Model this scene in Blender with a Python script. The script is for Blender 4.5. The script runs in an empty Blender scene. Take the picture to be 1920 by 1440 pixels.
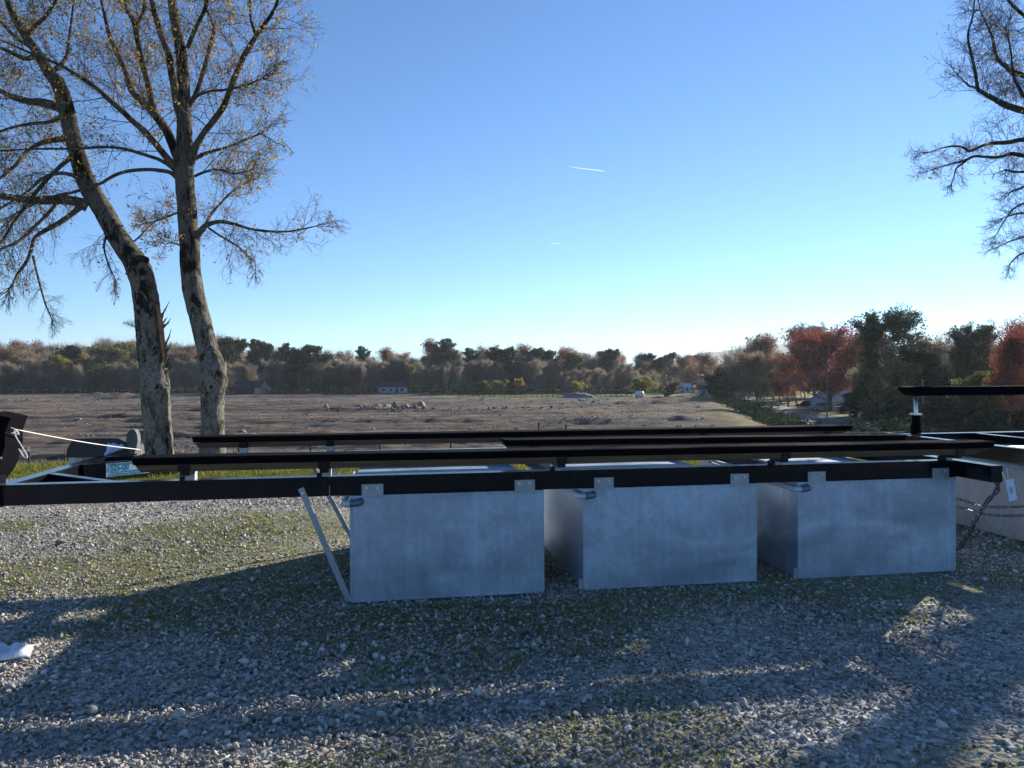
import bpy, math, random
import numpy as np
from mathutils import Vector, Matrix, noise

# ------------------------------------------------------------------ camera, world, sun
random.seed(7)
rng = np.random.default_rng(7)
scene = bpy.context.scene
col = scene.collection
F, CH = 1400.0, 1.5                       # focal length in photo pixels, eye height
cam_d = bpy.data.cameras.new('camera')
cam_d.sensor_width = 36.0
cam_d.lens = F/1920*36
cam_d.clip_start = 0.05
cam_d.clip_end = 40000
cam = bpy.data.objects.new('camera', cam_d)
col.objects.link(cam)
CM = Matrix.Rotation(math.radians(90-.7), 3, 'X') @ Matrix.Rotation(math.radians(-.3), 3, 'Z')
cam.matrix_world = Matrix.Translation((0, 0, CH)) @ CM.to_4x4()
scene.camera = cam

SUN_AZ, SUN_EL = 41.8, 19.8               # right of the view axis, above the horizon
world = bpy.data.worlds.new('World')
scene.world = world
world.use_nodes = True
wt = world.node_tree
wt.nodes.clear()
sky = wt.nodes.new('ShaderNodeTexSky')
sky.sky_type = 'NISHITA'
sky.sun_disc = False
sky.sun_elevation = math.radians(SUN_EL)
sky.sun_rotation = math.radians(SUN_AZ)
sky.altitude = 500
sky.air_density = 0.85
sky.dust_density = 0.0
sky.ozone_density = 3.0
bg = wt.nodes.new('ShaderNodeBackground')
bg.inputs['Strength'].default_value = 0.078
wo = wt.nodes.new('ShaderNodeOutputWorld')
tint = wt.nodes.new('ShaderNodeMix'); tint.data_type = 'RGBA'; tint.blend_type = 'MULTIPLY'
tint.inputs[0].default_value = 1.0; tint.inputs[7].default_value = (.66, .90, 1.10, 1)      # fixed blue tint multiplied into the sky colour
wt.links.new(sky.outputs[0], tint.inputs[6]); wt.links.new(tint.outputs[2], bg.inputs[0])
wt.links.new(bg.outputs[0], wo.inputs[0])

sd = bpy.data.lights.new('sun', 'SUN')
sd.energy = 5.0
sd.angle = math.radians(0.6)
sd.color = (1.0, 0.92, 0.79)
sun = bpy.data.objects.new('sun', sd)
col.objects.link(sun)
sdir = Vector((math.sin(math.radians(SUN_AZ))*math.cos(math.radians(SUN_EL)),
               math.cos(math.radians(SUN_AZ))*math.cos(math.radians(SUN_EL)),
               math.sin(math.radians(SUN_EL))))
sun.rotation_euler = sdir.to_track_quat('Z', 'Y').to_euler()
sun.location = sdir*60

scene.view_settings.view_transform = 'Standard'
scene.view_settings.look = 'None'
scene.view_settings.exposure = 1.12
scene.view_settings.gamma = 1.0
scene.render.resolution_x, scene.render.resolution_y = 1024, 768
scene.render.engine = 'CYCLES'
scene.cycles.max_bounces = 6
scene.cycles.transparent_max_bounces = 8
scene.cycles.volume_bounces = 0

# ------------------------------------------------------------------ helpers
def ray(x, y):
    return CM @ Vector(((x-960)/F, -(y-720)/F, -1))
def at(x, y, D):
    """the world point seen at photo pixel x, y that lies D metres ahead of the camera"""
    d = ray(x, y)
    return Vector((0, 0, CH)) + d*(D/d.y)
def gz(x, y, z=0.0):
    d = ray(x, y)
    return Vector((0, 0, CH)) + d*((z-CH)/d.z)
def tag(o, label=None, cat=None, group=None, kind=None):
    if label: o['label'] = label
    if cat: o['category'] = cat
    if group: o['group'] = group
    if kind: o['kind'] = kind
    return o
def empty(name, loc=(0, 0, 0), rz=0.0, scale=1.0):
    o = bpy.data.objects.new(name, None)
    o.empty_display_size = .2
    col.objects.link(o)
    o.location = loc
    o.rotation_euler = (0, 0, rz)
    o.scale = (scale,)*3
    return o
def link(name, me, mat=None, parent=None, smooth=False):
    o = bpy.data.objects.new(name, me)
    col.objects.link(o)
    if mat is not None and not me.materials: me.materials.append(mat)
    if parent is not None: o.parent = parent
    if smooth: me.polygons.foreach_set('use_smooth', [True]*len(me.polygons))
    return o
def np_mesh(name, V, Fc, attrs=None, k=None):
    """V (n,3); Fc (m,k) array of faces with k corners each"""
    V = np.asarray(V, dtype=np.float32); Fc = np.asarray(Fc, dtype=np.int32)
    me = bpy.data.meshes.new(name)
    k = Fc.shape[1]
    me.vertices.add(len(V)); me.vertices.foreach_set('co', V.ravel())
    me.loops.add(Fc.size); me.loops.foreach_set('vertex_index', Fc.ravel())
    me.polygons.add(len(Fc))
    me.polygons.foreach_set('loop_start', np.arange(len(Fc), dtype=np.int32)*k)
    me.polygons.foreach_set('loop_total', np.full(len(Fc), k, dtype=np.int32))
    for n, (dom, arr) in (attrs or {}).items():
        a = me.attributes.new(n, 'FLOAT', dom)
        a.data.foreach_set('value', np.asarray(arr, dtype=np.float32))
    me.update(calc_edges=True)
    return me

class MB:
    def __init__(s): s.v = []; s.f = []
    def add(s, vs, fs):
        b = len(s.v); s.v += [tuple(v) for v in vs]; s.f += [tuple(i+b for i in f) for f in fs]
        return s
    def box(s, x0, x1, y0, y1, z0, z1, M=None):
        vs = [Vector((x, y, z)) for x in (x0, x1) for y in (y0, y1) for z in (z0, z1)]
        if M is not None: vs = [M @ v for v in vs]
        return s.add(vs, [(0, 1, 3, 2), (4, 6, 7, 5), (0, 4, 5, 1), (2, 3, 7, 6), (0, 2, 6, 4), (1, 5, 7, 3)])
    def bbox(s, x0, x1, y0, y1, z0, z1, b=.004, M=None):
        """box with chamfered edges"""
        import bmesh
        bm = bmesh.new()
        bmesh.ops.create_cube(bm, size=1)
        for v in bm.verts:
            v.co = Vector(((x0+x1)/2+v.co.x*(x1-x0), (y0+y1)/2+v.co.y*(y1-y0), (z0+z1)/2+v.co.z*(z1-z0)))
        bmesh.ops.bevel(bm, geom=bm.edges[:], offset=b, segments=2, affect='EDGES')
        vs = [v.co.copy() for v in bm.verts]
        if M is not None: vs = [M @ v for v in vs]
        s.add(vs, [[v.index for v in f.verts] for f in bm.faces]); bm.free()
        return s
    def prism(s, pts, a, b, axis='y'):
        """polygon pts in a plane extruded from a to b along axis"""
        n = len(pts)
        def P(p, t):
            return (p[0], t, p[1]) if axis == 'y' else ((t, p[0], p[1]) if axis == 'x' else (p[0], p[1], t))
        vs = [P(p, a) for p in pts]+[P(p, b) for p in pts]
        fs = [tuple(range(n)), tuple(range(2*n-1, n-1, -1))]
        fs += [(i, i+n, (i+1) % n+n, (i+1) % n) for i in range(n)]
        return s.add(vs, fs)
    def tube(s, pts, r, n=8, cap=True):
        pts = [Vector(p) for p in pts]
        rs = r if hasattr(r, '__len__') else [r]*len(pts)
        b = len(s.v); up = None
        for i, p in enumerate(pts):
            t = (pts[min(i+1, len(pts)-1)]-pts[max(i-1, 0)])
            if t.length < 1e-9: t = Vector((0, 0, 1))
            t.normalize()
            if up is None:
                up = t.orthogonal().normalized()
            else:
                up = (up - t*up.dot(t))
                up = up.normalized() if up.length > 1e-6 else t.orthogonal().normalized()
            w = t.cross(up)
            for k in range(n):
                a = 2*math.pi*k/n
                s.v.append(tuple(p+(up*math.cos(a)+w*math.sin(a))*rs[i]))
        for i in range(len(pts)-1):
            for k in range(n):
                k2 = (k+1) % n
                s.f.append((b+i*n+k, b+i*n+k2, b+(i+1)*n+k2, b+(i+1)*n+k))
        if cap:
            s.f.append(tuple(b+k for k in range(n-1, -1, -1)))
            s.f.append(tuple(b+(len(pts)-1)*n+k for k in range(n)))
        return s
    def build(s, name, mat, parent=None, smooth=False, fixn=True):
        me = bpy.data.meshes.new(name)
        me.from_pydata(s.v, [], s.f)
        if fixn:
            import bmesh
            bm = bmesh.new(); bm.from_mesh(me)
            bmesh.ops.recalc_face_normals(bm, faces=bm.faces[:]); bm.to_mesh(me); bm.free()
        me.update()
        o = link(name, me, mat, parent, smooth)
        return o

def copy_tree(o, parent=None):
    c = o.copy(); col.objects.link(c); c.parent = parent
    for ch in list(o.children): copy_tree(ch, c)
    return c
def smoothpath(pts, sub=4, w=None):
    """Catmull-Rom through pts; w (list of values) is interpolated alongside"""
    P = [Vector(p) for p in pts]; out = []; wo_ = []
    n = len(P)
    for i in range(n-1):
        p0 = P[max(i-1, 0)]; p1 = P[i]; p2 = P[i+1]; p3 = P[min(i+2, n-1)]
        for k in range(sub):
            t = k/sub
            out.append(.5*((2*p1)+(p2-p0)*t+(2*p0-5*p1+4*p2-p3)*t*t+(3*p1-p0-3*p2+p3)*t**3))
            if w is not None: wo_.append(w[i]+(w[i+1]-w[i])*t)
    out.append(P[-1])
    if w is not None: wo_.append(w[-1]); return out, wo_
    return out
def sstep(a, b, x):
    t = min(max((x-a)/(b-a), 0), 1); return t*t*(3-2*t)
def nz(x, y, z=0.0): return noise.noise(Vector((x, y, z)))

# ------------------------------------------------------------------ materials
class NT:
    def __init__(s, name):
        s.m = bpy.data.materials.new(name); s.m.use_nodes = True
        s.t = s.m.node_tree; s.t.nodes.clear()
        s.out = s.n('ShaderNodeOutputMaterial')
    def n(s, ty, **kw):
        o = s.t.nodes.new(ty)
        for k, v in kw.items():
            if k in o.inputs.keys(): pass
            setattr(o, k, v)
        return o
    def l(s, a, b): s.t.links.new(a, b)
    def coord(s, kind='Object', scale=(1, 1, 1)):
        tc = s.n('ShaderNodeTexCoord'); mp = s.n('ShaderNodeMapping')
        mp.inputs['Scale'].default_value = scale
        s.l(tc.outputs[kind], mp.inputs[0]); return mp.outputs[0]
    def noise(s, scale, detail=4, rough=.6, vec=None, dist=0.0):
        o = s.n('ShaderNodeTexNoise'); o.inputs['Scale'].default_value = scale
        o.inputs['Detail'].default_value = detail; o.inputs['Roughness'].default_value = rough
        o.inputs['Distortion'].default_value = dist
        if vec is not None: s.l(vec, o.inputs['Vector'])
        return o.outputs[0]
    def ramp(s, fac, stops, interp='LINEAR'):
        o = s.n('ShaderNodeValToRGB'); cr = o.color_ramp; cr.interpolation = interp
        while len(cr.elements) > len(stops): cr.elements.remove(cr.elements[-1])
        while len(cr.elements) < len(stops): cr.elements.new(.5)
        for e, (p, c) in zip(cr.elements, stops):
            e.position = p; e.color = (*c, 1) if len(c) == 3 else c
        s.l(fac, o.inputs[0]); return o.outputs[0]
    def mix(s, fac, a, b, mode='MIX'):
        o = s.n('ShaderNodeMix'); o.data_type = 'RGBA'; o.blend_type = mode
        for v, i in ((fac, 0), (a, 6), (b, 7)):
            if isinstance(v, (int, float)): o.inputs[i].default_value = v
            elif isinstance(v, tuple): o.inputs[i].default_value = (*v, 1)
            else: s.l(v, o.inputs[i])
        return o.outputs[2]
    def math(s, op, a, b=None, c=None):
        o = s.n('ShaderNodeMath'); o.operation = op
        for v, i in ((a, 0), (b, 1), (c, 2)):
            if v is None: continue
            if isinstance(v, (int, float)): o.inputs[i].default_value = v
            else: s.l(v, o.inputs[i])
        return o.outputs[0]
    def attr(s, name, kind='Fac'):
        o = s.n('ShaderNodeAttribute'); o.attribute_name = name; return o.outputs[kind]
    def bump(s, h, strength=.5, dist=.01, normal=None):
        o = s.n('ShaderNodeBump'); o.inputs['Strength'].default_value = strength
        o.inputs['Distance'].default_value = dist; s.l(h, o.inputs['Height'])
        if normal is not None: s.l(normal, o.inputs['Normal'])
        return o.outputs[0]
    def pbr(s, color, rough=.6, metal=0.0, normal=None, spec=None, **kw):
        o = s.n('ShaderNodeBsdfPrincipled')
        for v, nme in ((color, 'Base Color'), (rough, 'Roughness'), (metal, 'Metallic')):
            if isinstance(v, tuple): o.inputs[nme].default_value = (*v, 1)
            elif isinstance(v, (int, float)): o.inputs[nme].default_value = v
            else: s.l(v, o.inputs[nme])
        if spec is not None: o.inputs['Specular IOR Level'].default_value = spec
        if normal is not None: s.l(normal, o.inputs['Normal'])
        s.l(o.outputs[0], s.out.inputs[0]); return o

def simple(name, c, rough=.6, metal=0.0, var=.15, scale=8, bump=0.0, bscale=60, spec=None):
    m = NT(name); co = m.coord('Object')
    n = m.noise(scale, 5, .6, co)
    lo = tuple(x*(1-var) for x in c); hi = tuple(min(1, x*(1+var)) for x in c)
    cc = m.ramp(n, [(.3, lo), (.7, hi)])
    nn = m.bump(m.noise(bscale, 4, .6, co), bump, .004) if bump else None
    m.pbr(cc, rough, metal, nn, spec)
    return m.m

def leafmat(name, c0, c1, c2=None, trans=.35, objvar=.25):
    """leaves: colour from the per-face 'tint' value and a per-tree random value"""
    m = NT(name)
    st = [(0, c0), (1, c1)] if c2 is None else [(0, c0), (.55, c1), (1, c2)]
    cc = m.ramp(m.attr('tint'), st)
    oi = m.n('ShaderNodeObjectInfo')
    k = m.math('MULTIPLY_ADD', oi.outputs['Random'], objvar*2, 1-objvar)
    comb = m.n('ShaderNodeCombineColor')
    for i in range(3): m.l(k, comb.inputs[i])
    cc = m.mix(1.0, cc, comb.outputs[0], 'MULTIPLY')
    d = m.n('ShaderNodeBsdfDiffuse'); t = m.n('ShaderNodeBsdfTranslucent'); mx = m.n('ShaderNodeMixShader')
    m.l(cc, d.inputs[0]); m.l(cc, t.inputs[0])
    mx.inputs[0].default_value = trans
    m.l(d.outputs[0], mx.inputs[1]); m.l(t.outputs[0], mx.inputs[2]); m.l(mx.outputs[0], m.out.inputs[0])
    return m.m

MT = {}
# --- near gravel bed under the loose stones
m = NT('gravel_bed'); co = m.coord('Object')
vo = m.n('ShaderNodeTexVoronoi'); vo.inputs['Scale'].default_value = 34; m.l(co, vo.inputs['Vector'])
hs = m.n('ShaderNodeSeparateColor'); m.l(vo.outputs['Color'], hs.inputs[0])
stc = m.ramp(hs.outputs[0], [(0, (.13, .125, .115)), (.35, (.3, .285, .26)), (.7, (.46, .44, .41)), (1, (.66, .64, .6))])
dirt = m.ramp(m.noise(9, 6, .65, co), [(.35, (.17, .15, .12)), (.65, (.30, .275, .23))])
b = m.mix(m.ramp(m.noise(2.3, 4, .6, co), [(.4, (.55,)*3), (.6, (1,)*3)]), dirt, stc)
gcol = m.ramp(m.noise(40, 4, .7, co), [(.3, (.07, .08, .03)), (.55, (.15, .155, .06)), (.75, (.28, .26, .12))])
g = m.mix(m.math('MULTIPLY', m.attr('grassy'), m.math('MULTIPLY_ADD', m.noise(60, 3, .7, co), 1.8, -.1)), b, gcol)
m.pbr(g, .9, 0, m.bump(m.math('SUBTRACT', 1, vo.outputs['Distance']), .8, .015), spec=.2); MT['bed'] = m.m
# --- far ground
m = NT('field_soil'); co = m.coord('Object')
n1 = m.noise(.05, 6, .65, co); n2 = m.noise(1.0, 8, .75, m.coord('Object', (.35, 1.2, 1)))
soil = m.ramp(n2, [(.28, (.065, .055, .048)), (.5, (.125, .106, .092)), (.72, (.24, .21, .185))])
warm = m.ramp(n1, [(.4, (1.10, .98, .88)), (.6, (.92, .97, 1.0))])
soil = m.mix(1.0, soil, warm, 'MULTIPLY')
strk = m.ramp(m.noise(1.0, 5, .6, m.coord('Object', (.015, .20, 1)), .4), [(.38, (.42, .42, .45)), (.48, (.95, .95, .94)), (.62, (1.45, 1.38, 1.28))])
soil = m.mix(1.0, soil, strk, 'MULTIPLY')
pale = m.ramp(m.noise(5, 3, .8, co), [(.60, (0,)*3), (.68, (1,)*3)])
soil = m.mix(m.math('MULTIPLY', pale, m.math('MULTIPLY', m.noise(.12, 3, .6, co), .9)), soil, (.34, .31, .28))
gr = m.ramp(m.noise(.5, 7, .75, co), [(.3, (.08, .09, .025)), (.5, (.19, .19, .055)), (.72, (.40, .36, .14))])
lw = m.ramp(m.noise(.4, 5, .6, co), [(.35, (.13, .17, .04)), (.65, (.24, .27, .08))])
c = m.mix(m.attr('grassy'), soil, gr)
c = m.mix(m.attr('lawn'), c, lw)
m.pbr(c, .95, 0, m.bump(m.noise(3, 9, .85, m.coord('Object', (.5, 1.3, 1))), 1.0, .35), spec=.15); MT['field'] = m.m

# --- loose stones
m = NT('loose_stone'); oi = m.n('ShaderNodeObjectInfo'); co = m.coord('Object')
c = m.ramp(oi.outputs['Random'], [(0, (.12, .12, .11)), (.12, (.26, .255, .235)), (.30, (.46, .45, .42)), (.44, (.40, .33, .26)),
     (.56, (.58, .575, .55)), (.68, (.29, .31, .32)), (.78, (.50, .41, .34)), (.88, (.68, .67, .64)), (1, (.80, .79, .76))])
c = m.mix(1.0, c, m.ramp(m.noise(1.7, 5, .7, co), [(.3, (.72, .70, .65)), (.7, (1.22, 1.17, 1.08))]), 'MULTIPLY')
m.pbr(c, .75, 0, m.bump(m.noise(5, 5, .7, co), .5, .1), spec=.3); MT['stone'] = m.m
m = NT('field_rock'); oi = m.n('ShaderNodeObjectInfo'); co = m.coord('Object')
c = m.ramp(oi.outputs['Random'], [(0, (.10, .085, .075)), (.5, (.2, .175, .155)), (.85, (.28, .255, .235)), (1, (.45, .43, .4))])
m.pbr(c, .9, 0, m.bump(m.noise(3, 5, .7, co), .6, .1), spec=.2); MT['frock'] = m.m
MT['boulder'] = simple('boulder', (.16, .145, .13), .9, 0, .5, 1.2, .8, 3)

# --- galvanised steel sheet
def galv(name, base=(.38, .455, .55), rough=(.42, .58), metal=.72, waves=.05, spangle=26, warm=0.0):
    m = NT(name); co = m.coord('Object'); cs = m.coord('Object', (14, 14, 1.0))
    sp = m.n('ShaderNodeTexVoronoi'); sp.inputs['Scale'].default_value = spangle; m.l(co, sp.inputs['Vector'])
    sc = m.n('ShaderNodeSeparateColor'); m.l(sp.outputs['Color'], sc.inputs[0])
    cl = m.noise(1.9, 6, .62, co, 1.2)
    st = m.noise(1.6, 6, .7, cs)
    v = m.math('ADD', m.math('MULTIPLY', sc.outputs[0], .10), m.math('ADD', m.math('MULTIPLY', cl, .65), m.math('MULTIPLY', st, .40)))
    v = m.math('ADD', v, m.math('MULTIPLY', m.noise(110, 3, .7, co), .16))
    c = m.ramp(v, [(.42, tuple(x*.80 for x in base)), (.62, base), (.80, tuple(min(x*1.28, .95) for x in base))])
    r = m.math('MULTIPLY_ADD', m.math('ADD', m.math('MULTIPLY', cl, .6), m.math('MULTIPLY', st, .4)), (rough[1]-rough[0])*2, rough[0]-(rough[1]-rough[0])*.5)
    nb = m.bump(m.noise(.95, 2, .4, m.coord('Object', (1, 1, 1.6)), .6), 1.0, waves)
    nb2 = m.bump(m.noise(120, 3, .6, co), .10, .002, nb)
    m.pbr(c, r, metal, nb2); return m.m
MT['galv'] = galv('galvanised_sheet')
MT['galv_mottled'] = galv('mottled_galvanised_sheet', (.33, .345, .36), (.5, .66), .65, .02, 40)
MT['galv_bar'] = galv('galvanised_bar', (.36, .40, .43), (.45, .6), .85, .004, 60)
MT['bolt'] = simple('zinc_bolt', (.7, .7, .68), .3, .95, .1, 40)
m = NT('black_painted_steel'); co = m.coord('Object')
c = m.ramp(m.noise(3, 5, .6, co), [(.35, (.005, .005, .007)), (.7, (.010, .010, .013))])
m.pbr(c, m.math('MULTIPLY_ADD', m.noise(14, 5, .7, co), .2, .08), 0, m.bump(m.noise(70, 3, .6, co), .08, .002), spec=.32); MT['paint'] = m.m
m = NT('black_bunk_carpet'); co = m.coord('Object')
c = m.ramp(m.noise(180, 3, .8, co), [(.3, (.002, .002, .003)), (.65, (.008, .008, .010)), (.85, (.030, .028, .030))])
m.pbr(c, 1.0, 0, m.bump(m.noise(260, 3, .8, co), 1.0, .006), spec=.05); MT['carpet'] = m.m
m = NT('treated_pine_board'); co = m.coord('Object', (1, 14, 14))
c = m.ramp(m.noise(3.0, 6, .65, co, .8), [(.3, (.07, .040, .018)), (.55, (.13, .080, .038)), (.8, (.20, .13, .065))])
m.pbr(c, .8, 0, m.bump(m.noise(5, 4, .6, co), .3, .003), spec=.25); MT['wood'] = m.m
MT['pvc'] = simple('grey_plastic_pipe', (.50, .54, .60), .35, 0, .06, 20)
MT['pvc_dark'] = simple('dark_grey_elbow', (.16, .19, .24), .45, .4, .15, 20)
MT['zincpipe'] = simple('zinc_pipe', (.62, .62, .58), .28, .9, .12, 12)
MT['chain'] = simple('dull_chain_steel', (.16, .16, .17), .45, .8, .3, 60)
MT['rope'] = simple('white_rope', (.75, .73, .68), .8, 0, .08, 200, .5, 300)
MT['tagpaper'] = simple('pale_blue_card', (.62, .72, .85), .4, 0, .03, 30)
MT['tagink'] = simple('blue_grey_ink', (.32, .42, .58), .6, 0, .03, 30)
MT['vinyl'] = simple('black_vinyl_cover', (.03, .029, .028), .7, 0, .3, 6, .4, 20)
MT['grey_pad'] = simple('grey_rubber_pad', (.12, .115, .11), .8, 0, .35, 14, .5, 40)
MT['sticker'] = simple('pale_sticker_vinyl', (.62, .78, .86), .35, 0, .03, 30)
MT['teal'] = simple('teal_ink', (.0, .26, .30), .5, 0, .03, 30)
MT['navy'] = simple('dark_teal_ink', (.01, .09, .13), .5, 0, .03, 30)
m = NT('thin_plastic_bag'); co = m.coord('Object')
pb = m.pbr((.78, .82, .92), .25, 0, m.bump(m.noise(30, 4, .7, co), .8, .01)); pb.inputs['Transmission Weight'].default_value = .25
MT['plastic'] = m.m
MT['bluebag'] = simple('pale_blue_plastic', (.42, .50, .80), .3, 0, .15, 20, .6, 30)

# --- bark
m = NT('grey_bark'); co = m.coord('Object', (1, 1, .45)); cg = m.coord('Object')
base = m.ramp(m.noise(26, 7, .75, m.coord('Object', (1, 1, .22))), [(.3, (.035, .029, .023)), (.5, (.095, .08, .064)), (.72, (.19, .165, .135))])
lich = m.ramp(m.noise(5.5, 8, .75, co, .4), [(.43, (0,)*3), (.50, (1,)*3)])
lc = m.ramp(m.noise(30, 5, .7, cg), [(.35, (.13, .125, .10)), (.7, (.33, .32, .275))])
sx = m.n('ShaderNodeSeparateXYZ'); m.l(cg, sx.inputs[0])
hz_ = m.n('ShaderNodeMapRange'); hz_.inputs[1].default_value = 1.8; hz_.inputs[2].default_value = 5.0; hz_.inputs[3].default_value = 1.0; hz_.inputs[4].default_value = .18
m.l(sx.outputs[2], hz_.inputs[0])
c = m.mix(m.math('MULTIPLY', lich, hz_.outputs[0]), base, lc)
moss = m.ramp(m.noise(3.6, 8, .8, m.coord('Object', (1, 1, .5)), .5), [(.52, (0,)*3), (.56, (1,)*3)])
c = m.mix(moss, c, (.022, .022, .014))
bn = m.math('ADD', m.noise(30, 8, .8, m.coord('Object', (1, 1, .25))), m.math('MULTIPLY', m.noise(5, 4, .6, co), 1.2))
m.pbr(c, .95, 0, m.bump(bn, 1.0, .035), spec=.15); MT['bark'] = m.m
MT['wound'] = simple('torn_orange_wood', (.26, .14, .065), .85, 0, .4, 9, .8, 30)
m = NT('twig_bark'); c = m.ramp(m.noise(3, 4, .6, m.coord('Object')), [(.35, (.055, .044, .036)), (.7, (.13, .11, .092))])
m.pbr(c, .9, 0, spec=.2); MT['twig'] = m.m
MT['far_bark'] = simple('distant_bark', (.15, .13, .115), .9, 0, .3, .6)
MT['pale_bark'] = simple('pale_birch_like_bark', (.30, .28, .25), .9, 0, .3, .9)
MT['leaf_ochre'] = leafmat('dry_ochre_leaves', (.18, .10, .03), (.36, .24, .055), (.48, .38, .11), .5, .05)
MT['leaf_pine'] = leafmat('pine_needles', (.026, .042, .026), (.066, .092, .05), (.13, .16, .085), .25)
MT['leaf_olive'] = leafmat('olive_leaves', (.06, .075, .028), (.16, .17, .06), (.32, .31, .12), .4)
MT['leaf_grey'] = leafmat('bare_twig_haze', (.11, .097, .072), (.25, .215, .165), (.45, .39, .30), .45)
MT['leaf_rust'] = leafmat('rust_leaves', (.13, .055, .032), (.26, .12, .065), (.40, .22, .12), .45)
MT['leaf_red'] = leafmat('red_leaves', (.10, .022, .020), (.23, .055, .042), (.37, .12, .085), .5, .15)
MT['leaf_yellow'] = leafmat('yellow_leaves', (.14, .10, .02), (.30, .24, .05), (.44, .36, .10), .5)
MT['leaf_dark'] = leafmat('dark_evergreen_leaves', (.014, .026, .018), (.038, .06, .034), (.07, .10, .05), .2)
MT['grassblade'] = leafmat('grass_blades', (.075, .09, .022), (.19, .21, .05), (.42, .39, .13), .45, .2)
MT['fence_wood'] = simple('dark_fence_boards', (.035, .035, .032), .85, 0, .25, 3)
MT['post_metal'] = simple('rusty_t_post', (.06, .045, .035), .8, .3, .3, 10)
MT['polewood'] = simple('weathered_pole', (.2, .17, .14), .9, 0, .2, 2)
MT['wire'] = simple('overhead_wire', (.12, .12, .12), .5, .5, .05, 1)
MT['asphalt'] = simple('asphalt', (.09, .09, .095), .85, 0, .25, .6, .3, 8)
MT['whitewall'] = simple('white_siding', (.32, .34, .37), .7, 0, .06, 2)
MT['pinkbrick'] = simple('pinkish_brick_wall', (.38, .23, .19), .85, 0, .15, 6)
MT['darkwall'] = simple('dark_brick_wall', (.09, .05, .045), .85, 0, .2, 4)
MT['roofdark'] = simple('dark_shingle_roof', (.05, .045, .045), .9, 0, .2, 3)
MT['roofgrey'] = simple('pale_metal_roof', (.42, .44, .47), .5, 0, .08, 2)
MT['roofpink'] = simple('pinkish_shingle_roof', (.34, .26, .24), .85, 0, .1, 3)
MT['glass'] = simple('window_glass', (.03, .035, .045), .1, 0, .1, 2)
MT['carsilver'] = simple('silver_car_paint', (.45, .47, .50), .25, .6, .04, 2)
MT['carblack'] = simple('black_car_paint', (.02, .02, .024), .2, .2, .04, 2)
MT['tyre'] = simple('tyre_rubber', (.02, .02, .02), .85, 0, .1, 10)
MT['white'] = simple('white_paint', (.75, .75, .74), .5, 0, .04, 3)
MT['tankwhite'] = simple('pinkish_white_tank_paint', (.62, .57, .58), .4, 0, .05, 2)
MT['blueclay'] = simple('blue_grey_gravel', (.12, .14, .17), .95, 0, .2, 1.2, .6, 4)
MT['orange_fence'] = simple('tan_plywood', (.32, .2, .13), .8, 0, .1, 2)
MT['brownframe'] = simple('rusty_brown_steel', (.16, .085, .07), .8, 0, .2, 2)
MT['bedsign'] = simple('pale_sign_face', (.55, .60, .58), .5, 0, .05, 2)

# ------------------------------------------------------------------ terrain
ZF = -5.5
MOUNDS = [ # x, y, rx, ry, h
  (-29, 147, 15, 1.6, .9), (-20, 142, 9, 1.5, .8), (-4, 134, 13, 1.5, .95), (9, 106, 9, 1.9, 1.3), (-16, 110, 14, 1.2, .55), (18, 111, 5, 1.4, .9),
  (26, 150, 8, 1.8, 1.1), (32, 172, 10, 2.4, 1.1), (18, 176, 8, 2, 1.1), (-88, 175, 40, 1.3, .75), (-60, 150, 34, 1.2, .6), (38, 160, 5, 2, .9),
  (-42, 118, 26, 1.1, .6), (-70, 240, 50, 2.2, .9), (-118, 230, 12, 4, 1.7), (-135, 250, 18, 4, 2.0), (-40, 84, 15, 1.2, .75), (-22, 79, 12, 1.1, .6),
  (5, 92, 12, 1.4, .8), (26, 112, 4, 1.5, .8), (-110, 205, 40, 1.4, .7), (2, 200, 40, 1.6, .6), (42, 190, 9, 3, 1.1), (-75, 127, 22, 1.0, .6), (-50, 99, 20, 1.0, .55),
  (-45, 66, 16, .8, .5), (-20, 64, 14, .7, .4), (-60, 190, 30, 1.2, .6), (10, 125, 12, 1.2, .5), (-15, 165, 20, 1.4, .6), (25, 135, 9, 1.4, .7)]
MOUNDS = [(a, b, c, d, h*(.62 if a > -10 and b < 185 else .85)) for a, b, c, d, h in MOUNDS]
EDGE = [(15, 13), (20, 50), (30, 97), (41, 150), (52, 205), (58, 235), (70, 320)]
def edge_x(y):
    if y <= EDGE[0][1]: return EDGE[0][0]
    for (x0, y0), (x1, y1) in zip(EDGE, EDGE[1:]):
        if y <= y1: return x0+(x1-x0)*(y-y0)/(y1-y0)
    return EDGE[-1][0]+(y-EDGE[-1][1])*.2
def TH(x, y, fine=True):
    """terrain height"""
    t_ = min(max((y-12.9)/33, 0), 1); s = t_*(2-t_)
    e = x-edge_x(y)
    z = ZF*s - 1.5*sstep(0, 11, e)*sstep(40, 80, y)
    if y > 380: z += (y-380)*.004
    inf = sstep(30, 60, y)*(1-sstep(-4, 6, e))*(1-sstep(225, 260, y))
    if inf > 0:
        z += inf*.34*nz(x*.03, y*.16, 3.1)
        if fine:
            r = nz(x*.02+4, y*.22, 7.7)
            z += inf*(1.6*max(0, .20-abs(r))*(1+1.2*nz(x*.25, y*.5, 2)) + .14*nz(x*.28, y*1.1, 1.3)+.11*nz(x*.9, y*2.6, 5.1))
            for mx, my, rx, ry, h in MOUNDS:
                dx = (x-mx)/rx; dy = (y-my)/ry; q = dx*dx+dy*dy
                if q < 5: z += h*math.exp(-q)*(1+.7*nz(x*.22, y*.5, mx)+.35*nz(x*.9, y*1.1, my))
    elif fine: z += s*.12*nz(x*.12, y*.2, 4)
    return z

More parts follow.
